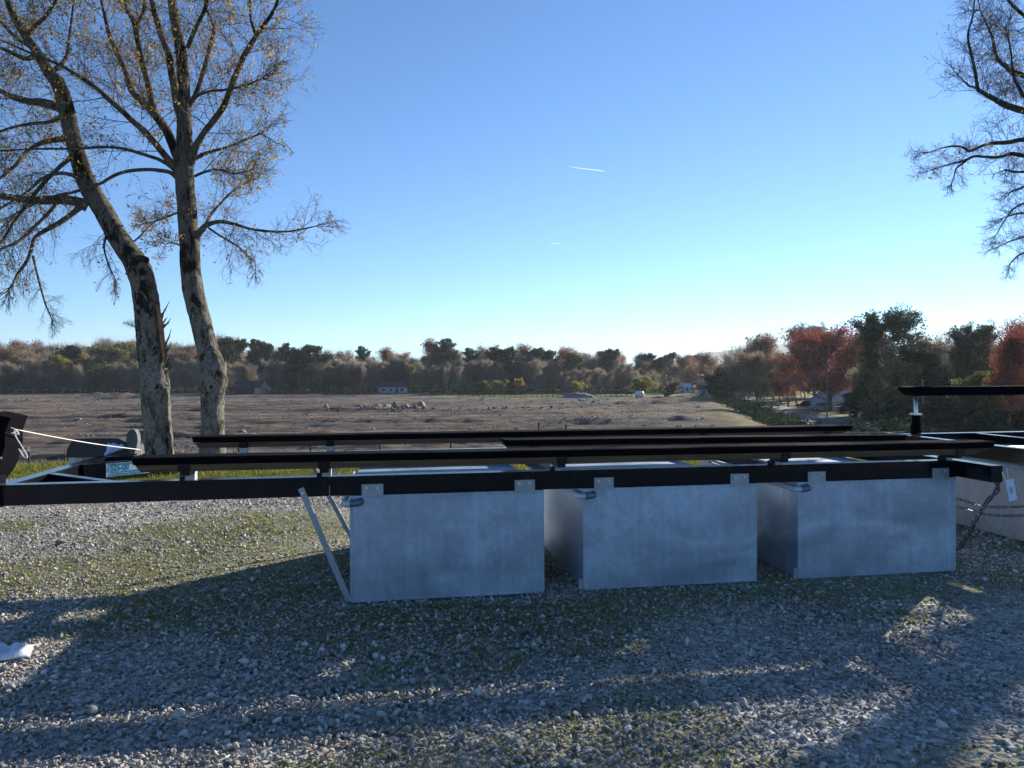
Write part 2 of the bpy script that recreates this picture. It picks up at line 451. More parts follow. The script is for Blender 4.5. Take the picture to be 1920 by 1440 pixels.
def lotgrass(x, y):
    """how grassy the gravel lot is, 0..1"""
    a = nz(x*.34+1.7, y*.5, .3)+.5*nz(x*1.1, y*1.3, 5)
    g = .85*sstep(-.10, .30, a)
    # sparse green between the tanks and along the sunny strip
    g = max(g, .8*sstep(-.45, .1, a)*math.exp(-((y-4.85-.16*x)/.8)**2)*sstep(-.2, 1.0, x), .8*sstep(-.5, .2, a)*math.exp(-((y-4.6)/.7)**2-((x+1.6)/1.0)**2))
    g = max(g, .8*sstep(-.4, .15, a)*math.exp(-((y-7.2)/1.1)**2)*(1-sstep(-1.5, 0, x)))
    g *= .7+.3*sstep(3.9, 4.7, y)
    g = max(g, .9*math.exp(-((x-2.42)/.24)**2-((y-4.62)/.20)**2), .7*math.exp(-((x-2.78)/.16)**2-((y-4.78)/.1)**2), .8*math.exp(-((x-.60)/.20)**2-((y-4.12)/.12)**2))
    bare = sstep(8.6, 9.4, y)*(1-sstep(10.3, 10.9, y))
    g *= (1-.8*bare)
    if y > 10.4: g = max(g, sstep(10.5+.5*nz(x*.5, 3), 11.3+.4*nz(x*.9, 8), y))
    return min(g, 1)

def build_terrain():
    ys = [12.6]
    while ys[-1] < 260: ys.append(ys[-1]*1.0058+.02)
    while ys[-1] < 380: ys.append(ys[-1]*1.012)
    while ys[-1] < 9000: ys.append(ys[-1]*1.07)
    ss = np.linspace(-1, 1, 641); ss = ss*(.45+.55*np.abs(ss))
    V = []; G = []; L = []
    for y in ys:
        w = 90+1.5*y
        for s in ss:
            x = float(s*w)
            V.append((x, y, TH(x, y)-.006))
            e = x-edge_x(y)
            g = max(1-sstep(13.5, 30, y+4*nz(x*.2, y*.2)), (.45+.3*nz(x*.15, y*.1, 6))*sstep(-5.5, 1, e+3*nz(x*.1, y*.1))*sstep(14, 40, y))
            g = max(g, sstep(236, 246, y)*.8*sstep(-30, -20, x), sstep(300, 312, y)*.8)
            G.append(min(g, 1))
            lw = sstep(227, 229, y)*(1-sstep(262, 275, y))*sstep(-26, -22, x)*(1-sstep(52, 60, x))
            lw = max(lw, sstep(-2, 2, e)*(1-sstep(22, 26, e))*sstep(205, 215, y)*(1-sstep(300, 340, y)))
            lw = max(lw, .40*sstep(18, 22, e)*(1-sstep(50, 60, e))*sstep(125, 135, y)*(1-sstep(150, 165, y)))  # lawn colour weakened beyond the road, standing in for shade under the trees
            L.append(min(lw, 1))
    nx, ny = len(ss), len(ys)
    i = np.arange(ny-1)[:, None]*nx+np.arange(nx-1)[None, :]; i = i.ravel()
    me = np_mesh('field', V, np.stack([i, i+1, i+1+nx, i+nx], 1), {'grassy': ('POINT', G), 'lawn': ('POINT', L)})
    return tag(link('field', me, MT['field'], None, True), kind='structure')
build_terrain()

def build_lot():
    xs = np.concatenate([[-2500, -600, -200], np.linspace(-60, -12, 30), np.arange(-11.9, 11.9, .09), np.linspace(12, 60, 30), [200, 600, 2500]])
    ys = np.concatenate([[-4000, -1000, -300], np.linspace(-60, 1.2, 30), np.arange(1.3, 12.8, .09), [12.85]])
    V = []; G = []
    for y in ys:
        for x in xs:
            x = float(x); y = float(y)
            V.append((x, y, .012*nz(x*.8, y*.8)-.006+.02*nz(x*.2, y*.2)*(1 if y > 1 else 0)))
            G.append(lotgrass(x, y))
    nx, ny = len(xs), len(ys)
    i = (np.arange(ny-1)[:, None]*nx+np.arange(nx-1)[None, :]).ravel()
    me = np_mesh('gravel_lot', V, np.stack([i, i+1, i+1+nx, i+nx], 1), {'grassy': ('POINT', G)})
    return tag(link('gravel_lot', me, MT['bed'], None, True), kind='structure')
build_lot()

# ------------------------------------------------------------------ scatter (stuff nobody could count)
def proto_rocks(n, mat, sub=2, flat=.62, seed=1, name='stone_shape'):
    import bmesh
    r = random.Random(seed); out = []
    for i in range(n):
        bm = bmesh.new(); bmesh.ops.create_icosphere(bm, subdivisions=sub, radius=1)
        off = Vector((r.random()*50, r.random()*50, r.random()*50))
        sx, sy, sz = 1, r.uniform(.6, .95), r.uniform(flat*.6, flat*1.2)
        cuts = [(Vector((r.gauss(0, 1), r.gauss(0, 1), r.gauss(0, 1))).normalized(), r.uniform(.5, .85)) for _ in range(7)]
        for v in bm.verts:
            p = v.co.copy(); d = 1+.22*noise.noise(p*.9+off)
            for c, h in cuts:
                k = p.dot(c)*d
                if k > h: p -= c*(k-h)/d*.92
            p *= d; v.co = Vector((p.x*sx, p.y*sy, p.z*sz))
        me = bpy.data.meshes.new(name); bm.to_mesh(me); bm.free(); me.materials.append(mat)
        me.polygons.foreach_set('use_smooth', [i % 7 == 0]*len(me.polygons))
        out.append(bpy.data.objects.new(name, me))
    return out
def proto_tufts(n, mat, seed=3, h=.04, blades=9, spread=.02, w=.0016, name='tuft_shape'):
    r = random.Random(seed); out = []
    for i in range(n):
        V = []; Fc = []; T = []
        for b_ in range(blades):
            a = r.uniform(0, 6.28); q = Vector((r.gauss(0, spread), r.gauss(0, spread), -.003))
            hh = h*r.uniform(.4, 1.15); ln = r.uniform(.2, .9)*hh
            d = Vector((math.cos(a), math.sin(a), 0)); pn = Vector((-d.y, d.x, 0))*w*r.uniform(.7, 1.4)
            k = len(V)
            V += [q-pn, q+pn, q+d*ln*.35+Vector((0, 0, hh*.6))+pn*.8, q+d*ln*.35+Vector((0, 0, hh*.6))-pn*.8, q+d*ln+Vector((0, 0, hh))+pn*.1, q+d*ln+Vector((0, 0, hh))-pn*.1]
            Fc += [(k, k+1, k+2, k+3), (k+3, k+2, k+4, k+5)]; t = r.random(); T += [t, t]
        me = np_mesh(name, [tuple(v) for v in V], Fc, {'tint': ('FACE', T)}); me.materials.append(mat)
        out.append(bpy.data.objects.new(name, me))
    return out
def scatter(name, pts, rots, scl, protos, label, cat):
    """one object: its points carry instances of a few shapes"""
    pc = bpy.data.collections.new(name+'_shapes')
    for p in protos: pc.objects.link(p)
    me = bpy.data.meshes.new(name); P = np.asarray(pts, dtype=np.float32)
    me.vertices.add(len(P)); me.vertices.foreach_set('co', P.ravel())
    a = me.attributes.new('rot', 'FLOAT_VECTOR', 'POINT'); a.data.foreach_set('vector', np.asarray(rots, dtype=np.float32).ravel())
    a = me.attributes.new('scl', 'FLOAT_VECTOR', 'POINT'); a.data.foreach_set('vector', np.asarray(scl, dtype=np.float32).ravel())
    me.update()
    o = link(name, me)
    ng = bpy.data.node_groups.new(name, 'GeometryNodeTree')
    ng.interface.new_socket('Geometry', in_out='INPUT', socket_type='NodeSocketGeometry')
    ng.interface.new_socket('Geometry', in_out='OUTPUT', socket_type='NodeSocketGeometry')
    N = ng.nodes; gi = N.new('NodeGroupInput'); go = N.new('NodeGroupOutput')
    ci = N.new('GeometryNodeCollectionInfo'); ci.inputs['Collection'].default_value = pc
    ci.inputs['Separate Children'].default_value = True; ci.inputs['Reset Children'].default_value = True
    ip = N.new('GeometryNodeInstanceOnPoints'); ip.inputs['Pick Instance'].default_value = True
    rv = N.new('FunctionNodeRandomValue'); rv.data_type = 'INT'
    for s_ in rv.inputs:
        if s_.type == 'INT' and s_.name == 'Min': s_.default_value = 0
        if s_.type == 'INT' and s_.name == 'Max': s_.default_value = len(protos)-1
    def na(n_):
        x = N.new('GeometryNodeInputNamedAttribute'); x.data_type = 'FLOAT_VECTOR'; x.inputs[0].default_value = n_; return x.outputs[0]
    e2r = N.new('FunctionNodeEulerToRotation')
    L = ng.links
    L.new(gi.outputs[0], ip.inputs['Points']); L.new(ci.outputs[0], ip.inputs['Instance'])
    L.new([s_ for s_ in rv.outputs if s_.type == 'INT'][0], ip.inputs['Instance Index'])
    L.new(na('rot'), e2r.inputs[0]); L.new(e2r.outputs[0], ip.inputs['Rotation']); L.new(na('scl'), ip.inputs['Scale'])
    L.new(ip.outputs[0], go.inputs[0])
    md = o.modifiers.new('scatter', 'NODES'); md.node_group = ng
    return tag(o, label, cat, kind='stuff')

def gravel():
    pts = []; sc = []
    bands = [(1.9, 3.6, 2900, 1.0), (3.6, 5.2, 2500, .97), (5.2, 7.2, 1700, 1.02), (7.2, 11.6, 900, 1.15)]
    for y0, y1, dens, k in bands:
        w = y1*.70+1.0
        n = int(dens*(y1-y0)*2*w)
        X = rng.uniform(-w, w, n); Y = rng.uniform(y0, y1, n)
        S = .0078*np.exp(rng.normal(0, .36, n))*k
        S = np.where(rng.random(n) < .008, S*1.6, S)
        keep = []
        for x, y, s in zip(X, Y, S):
            if abs(x) > .70*y+1.0: continue
            g = lotgrass(x, y)
            if y > 10.6 and g > .4 and random.random() < .95: continue
            if random.random() < g*.5: continue
            f = .5+.5*nz(x*.7, y*.7, 9)
            if random.random() < .25*f: s *= .8
            pts.append((x, y, s*.25)); sc.append(s*(1+.25*nz(x*.5, y*.9, 2)))
    n = len(pts); sc = np.array(sc)
    rots = np.stack([rng.normal(0, .55, n), rng.normal(0, .55, n), rng.uniform(0, 6.28, n)], 1)
    S3 = np.stack([sc*rng.uniform(1, 1.5, n), sc*rng.uniform(.9, 1.2, n), sc*rng.uniform(.8, 1.3, n)], 1)
    scatter('gravel', pts, rots, S3, proto_rocks(14, MT['stone'], 2), 'loose grey and tan gravel stones covering the lot', 'gravel')
    print('gravel', n)
gravel()
def lotgrass_tufts():
    pts = []; S = []
    for y0, y1, dens in [(2.2, 5.2, 1100), (5.2, 8, 620), (8, 10.4, 300), (10.4, 12.85, 1700)]:
        w = y1*.7+1; n = int(dens*(y1-y0)*2*w)
        for _ in range(n):
            y = random.uniform(y0, y1); x = random.uniform(-w, w)
            g = lotgrass(x, y)
            if random.random() > g*g*.9: continue
            k = .8 if y < 10.4 else 1.0
            if y > 11 and random.random() < .03: k = 3.0
            pts.append((x, y, 0)); S.append(random.uniform(.5, 1.1)*k*(1+.25*(y > 7)))
    n = len(pts); S = np.array(S)
    rots = np.stack([np.zeros(n), np.zeros(n), rng.uniform(0, 6.28, n)], 1)
    scatter('grass', pts, rots, np.stack([S, S, S], 1), proto_tufts(8, MT['grassblade'], h=.028, blades=16, spread=.022, w=.0014), 'short yellow green grass among the gravel and under the trees', 'grass')
    print('tufts', n)
lotgrass_tufts()
def field_rubble():
    pts = []; S = []
    for _ in range(26000):
        y = 46+190*random.random()**1.15; x = random.uniform(-.8, .8)*y
        if x-edge_x(y) > -3: continue
        d = nz(x*.04, y*.16, 3)+.8*nz(x*.12, y*.3, 8)
        for mx, my, rx, ry, h in MOUNDS:
            q = ((x-mx)/rx)**2+((y-my)/ry)**2
            if q < 1.5: d += .4
        if d < .12 and random.random() < .9: continue
        pts.append((x, y, TH(x, y)+.02)); S.append(.05*math.exp(random.gauss(0, .45))*(1+y/150))
    n = len(pts); S = np.array(S)
    rots = np.stack([rng.normal(0, .5, n), rng.normal(0, .5, n), rng.uniform(0, 6.28, n)], 1)
    scatter('field_rubble', pts, rots, np.stack([S*1.2, S, S], 1), proto_rocks(8, MT['frock'], 1, .8, 5), 'broken rock and clods strewn over the bare field', 'rubble')
field_rubble()

# boulders and a stone heap in the field (each its own)
import itertools
def boulder(x, y, D, r, label, seed, group='boulders lying in the field'):
    o = proto_rocks(1, MT['boulder'], 3, .85, seed, 'boulder')[0]
    col.objects.link(o); p = at(x, y, D)
    o.location = (p.x, p.y, TH(p.x, p.y)+r*.35); o.scale = (r, r*.9, r); o.rotation_euler = (0, 0, seed)
    tag(o, label, 'boulder', group)
for i, (x, D, r, lab) in enumerate([
    (612, 152, 1.0, 'rounded grey boulder alone at the left of the boulder row'), (672, 149, 1.0, 'dark boulder second from the left in the boulder row'),
    (707, 150, 1.15, 'tall tilted boulder in the middle of the boulder row'), (726, 149, 1.05, 'broad boulder touching the right side of the tall tilted one'),
    (740, 147, .8, 'small pale boulder just right of the broad boulder'), (762, 146, .95, 'low dark boulder near the right end of the boulder row'),
    (790, 150, 1.3, 'big humped boulder at the right end of the boulder row'), (777, 147, .7, 'small boulder in front of the big humped boulder'),
    (455, 92, .55, 'low rock in the field just right of the second tree trunk')]):
    boulder(x, 760, D, r, lab, 11+i)

# ------------------------------------------------------------------ the boat lifts
PSI = math.radians(9.247); LO = Vector((-1.067, 4.894, 0))
LU = Vector((math.cos(PSI), math.sin(PSI), 0)); LV = Vector((-math.sin(PSI), math.cos(PSI), 0))
def lw(u, v, z=0): return LO+LU*u+LV*v+Vector((0, 0, z))
ZB, ZT, WL = .713, .840, 1.72         # beam underside, beam top, frame width
U0, U1 = -2.15, 4.47

def sheet_tank(u0, u1, v0, v1, z0, z1, name='float_tank'):
    """sheet metal tank: folded seams, slightly bowed faces"""
    m = MB(); nu, nzz = 22, 12
    def face(fn, a, b):
        k = len(m.v)
        for i in range(a+1):
            for j in range(b+1): m.v.append(fn(i/a, j/b))
        for i in range(a):
            for j in range(b): m.f.append((k+i*(b+1)+j, k+(i+1)*(b+1)+j, k+(i+1)*(b+1)+j+1, k+i*(b+1)+j+1))
    def bow(s, t, q): return .006*math.sin(math.pi*s)*math.sin(math.pi*t)*(1+nz(s*3+q, t*3, q))
    face(lambda s, t: (u0+(u1-u0)*s, v0-bow(s, t, u0), z0+(z1-z0)*t), nu, nzz)
    face(lambda s, t: (u0+(u1-u0)*s, v1+bow(s, t, u1), z0+(z1-z0)*t), nu, nzz)
    face(lambda s, t: (u0-bow(s, t, u0+3), v0+(v1-v0)*s, z0+(z1-z0)*t), nu, nzz)
    face(lambda s, t: (u1+bow(s, t, u0+5), v0+(v1-v0)*s, z0+(z1-z0)*t), nu, nzz)
    face(lambda s, t: (u0+(u1-u0)*s, v0+(v1-v0)*t, z1+1.2*bow(s, t, 9)), nu, nzz)
    face(lambda s, t: (u0+(u1-u0)*s, v0+(v1-v0)*t, z0), nu, 2)
    return m
def make_lift(root, tanks, bunks, hero=True, tankmat=None):
    tm = tankmat or MT['galv']
    for v0 in (0.0, WL-.10):
        m = MB()
        if hero:
            m.bbox(U0, -.135, v0, v0+.10, ZB, ZT, .005); m.bbox(-.130, U1, v0, v0+.10, ZB, ZT, .005)
        else: m.bbox(0, 6.6, v0, v0+.10, ZB, ZT, .005)
        m.build('side_beam', MT['paint'], root)
    if hero:
        MB().bbox(U0-.001, U0+.095, .102, WL-.102, ZB+.002, ZT-.002, .004).build('end_beam', MT['paint'], root)
        MB().bbox(U1+.003, U1+.103, -.32, WL+.32, ZB+.004, ZT-.004, .004).build('end_beam', MT['paint'], root)
        for a, b_ in (((-2.05, .60), (-1.50, .103)), ((-2.05, 1.10), (-1.50, WL-.103))):
            A = Vector((*a, 0)); Bv = Vector((*b_, 0)); d = (Bv-A); L_ = d.length; an = math.atan2(d.y, d.x)
            Mx = Matrix.Translation(A) @ Matrix.Rotation(an, 4, 'Z')
            br = MB().bbox(0, L_, -.03, .03, ZB+.006, ZT-.003, .004, Mx).build('corner_brace', MT['paint'], root)
            if a[1] > 1:
                # sticker on the face towards the camera
                Ms = Mx @ Matrix.Translation((.165, -.0335, ZB+.012)) @ Matrix.Rotation(math.pi/2, 4, 'X')
                st = MB().box(0, .34, 0, .104, -.001, .0015, Ms).build('sticker', MT['sticker'], root)
                for txt, x, y, sz, mt, ofs in (('SUPER DUTY BOAT DOCKS', .014, .085, .0195, 'navy', .0004), ('525-00', .030, .044, .050, 'teal', .0022),
                                               ('www.superdutydock', .028, .0265, .0165, 'teal', .0005), ('info@superdutydock', .020, .007, .0175, 'teal', .0005), ('CALL', .010, .040, .011, 'navy', .0003)):
                    cu = bpy.data.curves.new('lettering', 'FONT'); cu.body = txt; cu.size = sz*1.35; cu.offset = ofs; cu.extrude = .0004
                    t_ = bpy.data.objects.new('lettering', cu); col.objects.link(t_)
                    bpy.context.view_layer.update()
                    me = bpy.data.meshes.new_from_object(t_.evaluated_get(bpy.context.evaluated_depsgraph_get()))
                    bpy.data.objects.remove(t_)
                    w_ = max(v.co.x for v in me.vertices)
                    tgt = {'SUPER': .30, '525-0': .145, 'www.s': .26, 'info@': .28}.get(txt[:5], w_)
                    R_ = Matrix.Rotation(math.pi/2, 4, 'Z') if txt == 'CALL' else Matrix.Identity(4)
                    me.transform(Ms @ Matrix.Translation((x+(.008 if txt == 'CALL' else 0), y, .0022)) @ R_ @ Matrix.Diagonal((tgt/w_, 1, 1, 1)))
                    me.materials.clear()
                    link('lettering', me, MT[mt], st)
    # tanks
    for (a, b_) in tanks:
        tk = sheet_tank(a, b_, .004, WL-.004, .012, ZB-.004).build('float_tank', tm, root, False)
        # folded seam along the left edge of the front face and along the top
        m = MB(); m.bbox(a-.004, a+.014, -.004, .006, .012, ZB-.006, .002); m.bbox(a, b_, -.003, .008, ZB-.016, ZB-.002, .002)
        m.bbox(a, b_, -.002, .01, .006, .018, .002)
        m.build('seam', tm, tk)
        if a > .5 or not hero: MB().bbox(a-.036, a-.004, -.002, .03, .015, .085, .002).build('corner_foot', MT['galv_bar'], tk)
        for k, (p, q) in enumerate(((a+.075, a+.215), (b_-.205, b_-.065))):
            for vv, sg in ((-.007, -1), (WL+.001, 1)):
                pl_ = MB().bbox(p, q, vv, vv+.006, ZB-.018, ZB+.072, .0015).build('mounting_plate', MT['galv_bar'], tk)
                for uu in (p+.032, q-.036):
                    m = MB(); cx = uu; cy = vv-.001 if sg < 0 else vv+.007
                    m.tube([(cx, cy, ZB+.048), (cx, cy+sg*.007, ZB+.048)], .0105, 6)
                    m.tube([(cx, cy+sg*.006, ZB+.048), (cx, cy+sg*.016, ZB+.048)], .0055, 8)
                    m.build('bolt', MT['bolt'], pl_)
        # vent pipe round the left front corner
        zc = .665
        pp = [(a-.035, 1.45, zc+.02), (a-.035, .9, zc+.005), (a-.035, .02, zc)]
        MB().tube(pp, .0165, 12).build('vent_pipe', MT['pvc'], tk, True)
        MB().tube(smoothpath([(a-.035, .04, zc), (a-.035, -.012, zc), (a-.022, -.034, zc), (a+.02, -.038, zc)], 4), .0215, 14).build('pipe_fitting', MT['pvc'], tk, True)
        MB().tube(smoothpath([(a+.0, -.038, zc+.001), (a+.035, -.037, zc+.003), (a+.062, -.026, zc+.006), (a+.066, .004, zc+.008)], 4), .0235, 14).build('pipe_elbow', MT['pvc_dark'], tk, True)
    # cross beams below the bunks
    for uu in ((-.17, 1.385, 3.04) if hero else (.9, 3.2, 5.5)):
        MB().bbox(uu-.04, uu+.04, .103, WL-.103, ZT-.075, ZT-.004, .004).build('cross_beam', MT['paint'], root)
    # bunks
    for (a, b_, v0, zt0, zt1, wd, two) in bunks:
        m = MB(); n = 60
        prof = [(0, 0), (0, -.042), (.012, -.044), (wd-.012, -.044), (wd, -.042), (wd, 0), (wd-.01, .004), (.01, .004)]
        k0 = len(m.v)
        for i in range(n+1):
            t = i/n; uu = a+(b_-a)*t; zz = zt0+(zt1-zt0)*t+.0025*nz(uu*2.1, v0*9)
            lift_ = 0
            cut = .012 if i in (0, n) else 0
            for (y, z) in prof:
                ys = wd*(.5 if False else 0)
                sq = 1-cut*2
                m.v.append((uu+(.01 if (z < -.02 and i == 0) else 0)-(.03 if (z < -.02 and i == n) else 0), v0+wd/2+(y-wd/2)*sq+.002*nz(uu*5, y*20, zz), zz+z*(1-cut)+.0015*nz(uu*9, y*30, 4)))
        P_ = len(prof)
        for i in range(n):
            for k in range(P_):
                m.f.append((k0+i*P_+k, k0+i*P_+(k+1) % P_, k0+(i+1)*P_+(k+1) % P_, k0+(i+1)*P_+k))
        m.f.append(tuple(k0+k for k in range(P_))); m.f.append(tuple(k0+n*P_+k for k in range(P_-1, -1, -1)))
        bk = m.build('bunk', MT['carpet'], root)
        m = MB()
        zz0 = zt0-.046; zz1 = zt1-.046
        t0, t1 = a+.02, b_-.05
        # timber under the carpet, its ends cut on the slant
        for (p, q) in ((.006, .046), (wd-.046, wd-.006)):
            vs = [(t0, v0+p, zz0), (t0+.035, v0+p, zz0-.042), (t1-.14, v0+p, zz1-.042), (t1, v0+p, zz1)]
            vs += [(x, v0+q, z) for x, _, z in vs]
            m.add(vs, [(0, 1, 2, 3), (7, 6, 5, 4), (0, 4, 5, 1), (1, 5, 6, 2), (2, 6, 7, 3), (3, 7, 4, 0)])
        m.build('timber', MT['wood'], bk)
        for uu in two:
            zt = zt0+(zt1-zt0)*(uu-a)/(b_-a)-.088
            m = MB()
            m.bbox(uu-.035, uu+.035, v0-.002, v0+.005, zt-.002, zt+.040, .001)
            m.bbox(uu-.028, uu+.028, max(v0+.004, .006) if v0 < .5 else v0+.004, max(v0+.06, .07), ZT+.002, zt+.001, .002)
            if v0 < 0: m.bbox(uu-.028, uu+.028, v0+.02, .03, zt-.03, zt-.001, .002)
            m.bbox(uu-.055, uu-.025, max(v0, 0)-.012, max(v0, 0)+.05, ZT-.018, ZT+.03, .002)
            m.tube([(uu-.018, v0-.006, zt+.022), (uu-.018, v0+.0, zt+.022)], .005, 6)
            m.tube([(uu+.018, v0-.006, zt+.012), (uu+.018, v0+.0, zt+.012)], .005, 6)
            m.build('bunk_bracket', MT['paint'], root)
            m = MB(); vb = max(v0, 0); m.bbox(uu+.029, uu+.034, vb+.0, vb+.07, ZT+.001, zt-.003, .001); m.bbox(uu-.03, uu+.034, vb+.0, vb+.003, ZT+.001, zt-.006, .001)
            m.build('bracket_plate', MT['galv_bar'], root)

lift = empty('boat_lift', LO, PSI)
tag(lift, 'long black steel boat lift frame on three open galvanised tanks with carpeted bunks', 'boat lift', 'boat lifts on the gravel lot')
make_lift(lift, [(0, 1.30), (1.577, 2.86), (3.178, 4.466)],
          [(-1.305, 4.70, -.12, 1.001, .983, .185, (-1.0, -.155, 1.40, 3.02, 4.40)),
           (-1.33, 4.56, 1.40, 1.004, 1.004, .19, (-.93, -.235, 1.386, 3.07, 4.3)),
           (1.145, 4.65, .78, .987, .964, .17, (1.386, 3.07, 4.4))])
# galvanised straps from the beam down to the foot of the first tank
for v0, sg in ((-.010, -1), (WL+.002, 1)):
    us = 0 if sg < 0 else -.13
    a = Vector((-.312+us, 0, .772)); b_ = Vector((-.012+us*.35, 0, .020)); d = (b_-a).normalized(); pn = Vector((-d.z, 0, d.x))*.019
    prof = [((a-pn).x, (a-pn).z), ((a+pn).x, (a+pn).z), ((b_+pn).x, (b_+pn).z), ((b_-pn).x, (b_-pn).z)]
    s_ = MB().prism(prof, v0, v0+.007).build('strap', MT['galv_bar'], lift)
    for q in (a+d*.035, b_-d*.03):
        m = MB(); y0 = v0-.001 if sg < 0 else v0+.008
        m.tube([(q.x, y0, q.z), (q.x, y0+sg*.008, q.z)], .0095, 6)
        m.build('bolt', MT['bolt'], s_)
# curved carpeted bow stop at the left end of the near beam
out = [(-2.065, 1.289), (-1.939, 1.258), (-1.955, 1.215), (-1.972, 1.17), (-1.972, 1.10), (-1.983, 1.05), (-1.998, .99), (-2.03, .92), (-2.07, .87), (-2.10, .843), (-2.24, .843), (-2.20, .95), (-2.16, 1.06), (-2.115, 1.15), (-2.085, 1.22)]
out = [(x-.055+(.03 if x > -1.96 else 0)*0, z) for x, z in out]
m = MB(); n = len(out)
for t, k in ((-.075, .985), (-.06, 1), (.03, 1), (.15, .97)):
    for (x, z) in out: m.v.append((-2.08+(x+2.08)*k, t-(.02 if x < -2.06 and t < 0 else 0), z))
for j in range(3):
    for i in range(n): m.f.append((j*n+i, j*n+(i+1) % n, (j+1)*n+(i+1) % n, (j+1)*n+i))
m.f.append(tuple(range(n))); m.f.append(tuple(3*n+i for i in range(n-1, -1, -1)))
bs = m.build('bow_stop', MT['carpet'], lift)
m = MB()
m.tube([(-2.135, -.10, 1.03), (-2.035, -.10, 1.018)], .007, 8)
m.tube([(-2.125, -.10, 1.032), (-2.085, -.10, 1.027)], .026, 6)
m.tube([(-2.14, -.10, .985), (-2.10, -.10, .985)], .026, 6)
m.build('bolt', MT['bolt'], bs)
m = MB(); m.bbox(-2.20, -2.10, -.06, .09, .70, .99, .004); m.build('stop_post', MT['paint'], bs)
# far bow pad, seen edge on in front of the left tree
m = MB()
prof = [(-1.925, .845), (-1.945, .90), (-1.955, .96), (-1.945, 1.02), (-1.915, 1.055), (-1.885, 1.05), (-1.865, 1.01), (-1.86, .96), (-1.87, .90), (-1.89, .845)]
m.prism(prof, 1.78, 1.86); m.build('bow_pad', MT['grey_pad'], lift)

# black vinyl wrapped guide lying across the far corner of the frame
cov = empty('covered_guide', lw(-2.2, 1.95, .77), PSI)
tag(cov, 'black vinyl wrapped guide board lying across the far left corner of the lift', 'guide board')
prof = [(-.26, .05), (-.245, .12), (-.20, .205), (.0, .208), (.16, .205), (.30, .13), (.31, .05), (.10, .048), (-.1, .045)]
m = MB(); n = len(prof)
for t in (-.10, -.08, .10, .14):
    for (x, z) in prof: m.v.append((x*(1 if abs(t) < .11 else .97), t, z+.006*nz(x*9, t*9)))
for j in range(3):
    for i in range(n): m.f.append((j*n+i, j*n+(i+1) % n, (j+1)*n+(i+1) % n, (j+1)*n+i))
m.f.append(tuple(range(n))); m.f.append(tuple(3*n+i for i in range(n-1, -1, -1)))
m.build('wrap', MT['vinyl'], cov)
MB().bbox(-.255, -.19, -.05, .05, -.01, .05, .004).build('end_block', MT['galv_bar'], cov); MB().bbox(.2, .26, -.05, .05, 0, .05, .004).build('end_block', MT['galv_bar'], cov)

# crumpled pale blue plastic caught beside the pad
def crumple(name, w, d, h, mat, seed, nu=34, nv=22):
    V = []
    for i in range(nu+1):
        for j in range(nv+1):
            x = (i/nu-.5)*w; y = (j/nv-.5)*d
            e = (1-(2*i/nu-1)**4)*(1-(2*j/nv-1)**4)
            V.append((x+.05*w*nz(x*9, y*9, seed), y+.12*d*nz(x*8, y*6, seed+3), h*e*(.45+abs(nz(x*11, y*9, seed+5))*1.2+.6*abs(nz(x*26, y*24, seed)))+.004))
    i = (np.arange(nu)[:, None]*(nv+1)+np.arange(nv)[None, :]).ravel()
    me = np_mesh(name, V, np.stack([i, i+nv+1, i+nv+2, i+1], 1))
    o = link(name, me, mat, None, False)
    md = o.modifiers.new('thick', 'SOLIDIFY'); md.thickness = .0015
    return o
o = crumple('plastic_bag', .24, .16, .10, MT['bluebag'], 3.3); o.location = lw(-2.06, 1.90, .865); o.rotation_euler = (.1, -.35, PSI); o.scale = (.8, .8, .9)
tag(o, 'crumpled pale blue plastic bag caught beside the grey bow pad', 'plastic bag')
o = crumple('plastic_bag', .36, .19, .05, MT['plastic'], 8.1); o.location = (-2.78, 3.97, .01); o.rotation_euler = (0, 0, .45)
tag(o, 'crumpled clear white plastic bag lying on the gravel at bottom left', 'plastic bag')
o = proto_rocks(1, MT['vinyl'], 2, .8, 77, 'debris_lump')[0]; col.objects.link(o); o.location = (.07, 4.27, .02); o.scale = (.03, .02, .022)
tag(o, 'small black lump lying on the gravel in front of the first tank', 'debris')
o = proto_rocks(1, MT['boulder'], 2, .6, 78, 'loose_rock')[0]; col.objects.link(o); o.location = (-4.05, 6.66, .03); o.scale = (.07, .05, .045)
tag(o, 'single larger flat stone lying on the sunlit gravel at left', 'stone')

# white rope from the bow stop to the far pad
a = lw(-1.975, -.07, 1.187); b_ = at(262, 843, 6.35)
m = MB(); pts = [a.lerp(b_, t)-Vector((0, 0, .012*math.sin(math.pi*t))) for t in np.linspace(0, 1, 24)]
m.tube(pts, .0038, 6)
m.tube(smoothpath([a, a+Vector((.01, -.01, -.04)), at(50, 853, 4.48), at(46, 858, 4.47), at(35, 842, 4.5)], 5), .0036, 6)
m.tube(smoothpath([a+Vector((-.01, -.02, .012)), a+Vector((.02, -.03, -.0)), a+Vector((.03, -.01, -.03)), a+Vector((-.01, -.02, -.02))], 4), .0045, 6)
m.tube(smoothpath([b_+Vector((-.02, 0, .0)), b_+Vector((.02, -.02, -.01)), b_+Vector((.0, -.01, -.08)), b_+Vector((-.04, -.0, -.10))], 4), .0045, 6)
tag(m.build('rope', MT['rope'], None, True), 'taut white rope tied from the curved bow stop to the grey pad', 'rope')

